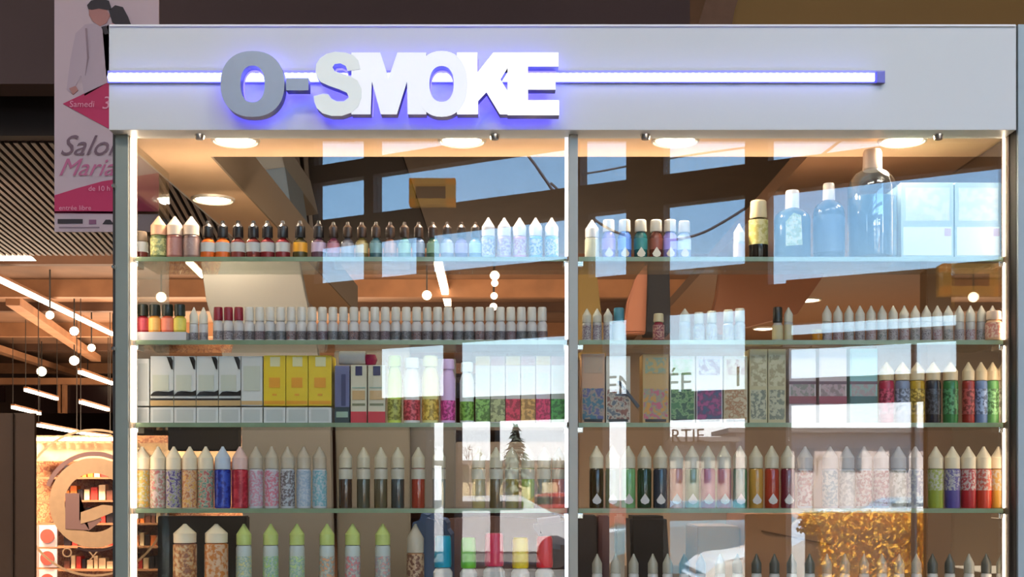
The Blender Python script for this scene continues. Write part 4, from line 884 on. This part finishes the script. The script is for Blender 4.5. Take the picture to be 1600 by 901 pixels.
for i, x in enumerate((748, 775, 800, 825, 850, 873)):
    c = [(176, 150, 80), (110, 90, 60), (150, 130, 60), (166, 180, 80), (130, 120, 90), (196, 90, 60)][i]; nm = ['straw', 'brown', 'olive', 'lime', 'khaki', 'orange-red'][i]
    bottle('cone', x, 4, 95, 21, P('cream_cap4', (206, 194, 168)), P('so%d' % i, c, .08, coat=1), P('smtop%d' % (i % 6), (196, 188, 170)), nm+' slim bottle with pointed cap among the reflections, fourth shelf', group='slim glossy bottles fourth shelf left', capf=.34, lf=(.72, .97), d=.042)
# ------------------------------------------------------------------ fourth shelf, right bay
r4 = [(60, 44, 20, 'dark amber'), (120, 116, 60, 'olive'), (120, 170, 110, 'light green'), (40, 60, 40, 'bottle green'), (50, 56, 66, 'slate'), (190, 110, 80, 'salmon'), (120, 130, 90, 'sage'), (180, 90, 110, 'pink'), (176, 80, 80, 'brick pink'), (60, 120, 90, 'teal green'), (190, 140, 60, 'amber gold'), (170, 60, 40, 'rust'), (110, 30, 46, 'wine')]
for i, (a, b, c, nm) in enumerate(r4):
    x = 932 + i*24.9
    bottle('cone', x, 4, 97, 22.5, P('warm_cap' if i < 2 else 'putty_cap2', (234, 216, 186) if i < 2 else (206, 192, 168)), P('v%d' % i, (a, b, c), .12, coat=.6), None, nm+' pointed bottle with white drop mark, fourth shelf right', group='drop-marked bottles fourth shelf right', capf=.36, lab2=P('drop_white', (206, 196, 192)), d=.042)
for i, x in enumerate((1258, 1297, 1323, 1350, 1377, 1404, 1430)):
    c = [(206, 120, 110), (170, 190, 196), (210, 200, 190), (196, 110, 90), (180, 80, 70), (190, 180, 150), (170, 170, 190)][i]
    bottle('cone', x, 4, 96, 24, P('pinkgrey_cap', (196, 180, 170)), P('frost_body', (196, 196, 200)), L_('s%d' % i, [c, (206, 200, 190), tuple(int(v*.75) for v in c)], 90), '%s pale-labelled pointed bottle in front of the hedge reflection, fourth shelf' % ORD[i], group='pale-labelled bottles fourth shelf right', capf=.36, lf=(.05, .95), d=.042)
for i, (x, c, nm) in enumerate(((1462, (150, 160, 60), 'olive'), (1488, (80, 70, 140), 'violet'), (1513, (170, 30, 40), 'crimson'), (1537, (190, 60, 40), 'vermilion'), (1560, (206, 150, 60), 'amber'))):
    t = bottle('cone', x, 4, 96, 23.5, P('warm_cap', (234, 216, 186)), P('w%d' % i, c, .3), L_('w%d' % i, [(206, 200, 190), (196, 190, 180), c], 100), 'pointed bottle with pale label over '+nm+' foot, right end of fourth shelf', group='two-tone bottles at right end of fourth shelf', capf=.36, lf=(.45, .97), d=.042)

# ------------------------------------------------------------------ fifth shelf, left bay
for i, (x, c1, c2) in enumerate(((289, (120, 60, 40), [(226, 214, 190), (120, 60, 40), (196, 130, 70), (214, 190, 150)]), (338, (206, 120, 40), [(214, 136, 50), (196, 110, 40), (216, 190, 170)]))):
    bottle('cone', x, 5, 112, 36, P('warm_cap', (234, 216, 186)), P('y%d' % i, c1, .3), L_('y%d' % i, c2, 60), ['large brown and cream labelled bottle, left one before the black board', 'large orange labelled bottle, right one before the black board'][i], group='large bottles on the bottom shelf', capf=.26, lf=(.02, .97), d=.05)
for i, x in enumerate((381, 423, 464, 511, 551, 598)):
    c = [(196, 180, 110), (150, 180, 90), (170, 190, 110), (206, 130, 80), (206, 90, 90), (190, 120, 110)][i]
    t = bottle('cone', x, 5, 112, 24, P('lime_cap', (192, 204, 120)), P('milky_body', (190, 196, 190)), L_('u%d' % i, [c, (200, 206, 190), (120, 160, 170), tuple(min(255, v+30) for v in c)], 90), '%s lime-capped slim bottle from the left, bottom shelf' % ORD[i], group='lime-capped bottles on the bottom shelf', capf=.29, lf=(.02, .78), d=.05)
bottle('cone', 649, 5, 112, 27, P('putty_cap', (190, 176, 156)), P('clay_body', (196, 140, 90)), L_('clay', [(196, 130, 70), (206, 180, 150), (90, 50, 40)], 80), 'putty-capped bottle with orange label in front of the navy shape', group='large bottles on the bottom shelf', capf=.4, lf=(.02, .97), d=.05)
for i, (x, c, y0, w_, nm) in enumerate(((692, (20, 150, 180), 842, 27, 'turquoise'), (732, (110, 190, 40), 845, 24, 'bright green'), (772, (220, 60, 90), 838, 30, 'pink-red'), (813, (236, 206, 20), 845, 26, 'yellow'), (851, (226, 36, 44), 843, 26, 'red'))):
    bottle('flat', x, 5, 936-y0, w_*1.12, P('k%d' % i, c, .3), P('milky_body2', (206, 200, 196)), None, 'bottle with tall '+nm+' cap on the bottom shelf, left bay', group='bright-capped bottles on the bottom shelf', capf=.52, d=.045)
# ------------------------------------------------------------------ fifth shelf, right bay
xs5 = [933, 962, 990, 1020, 1043, 1069, 1095, 1125, 1152, 1182, 1210, 1237, 1265, 1292, 1320, 1350, 1378, 1405, 1432, 1457, 1484, 1514, 1541, 1565]
for i, x in enumerate(xs5):
    dk = i in (5, 6, 8, 9, 10, 11, 12, 19, 20, 22); cap = P('smoke_cap', (84, 84, 78)) if dk else P('dull_cap5', (170, 162, 146))
    bottle('cone', x, 5, 66, 16, cap, P('milky_body2', (206, 200, 196)), None, '%s small %s pointed bottle from the left, bottom right shelf' % (ORD[i], 'dark-capped' if dk else 'grey-white-capped'), group='small pointed bottles on the bottom right shelf', capf=.46, d=.042)
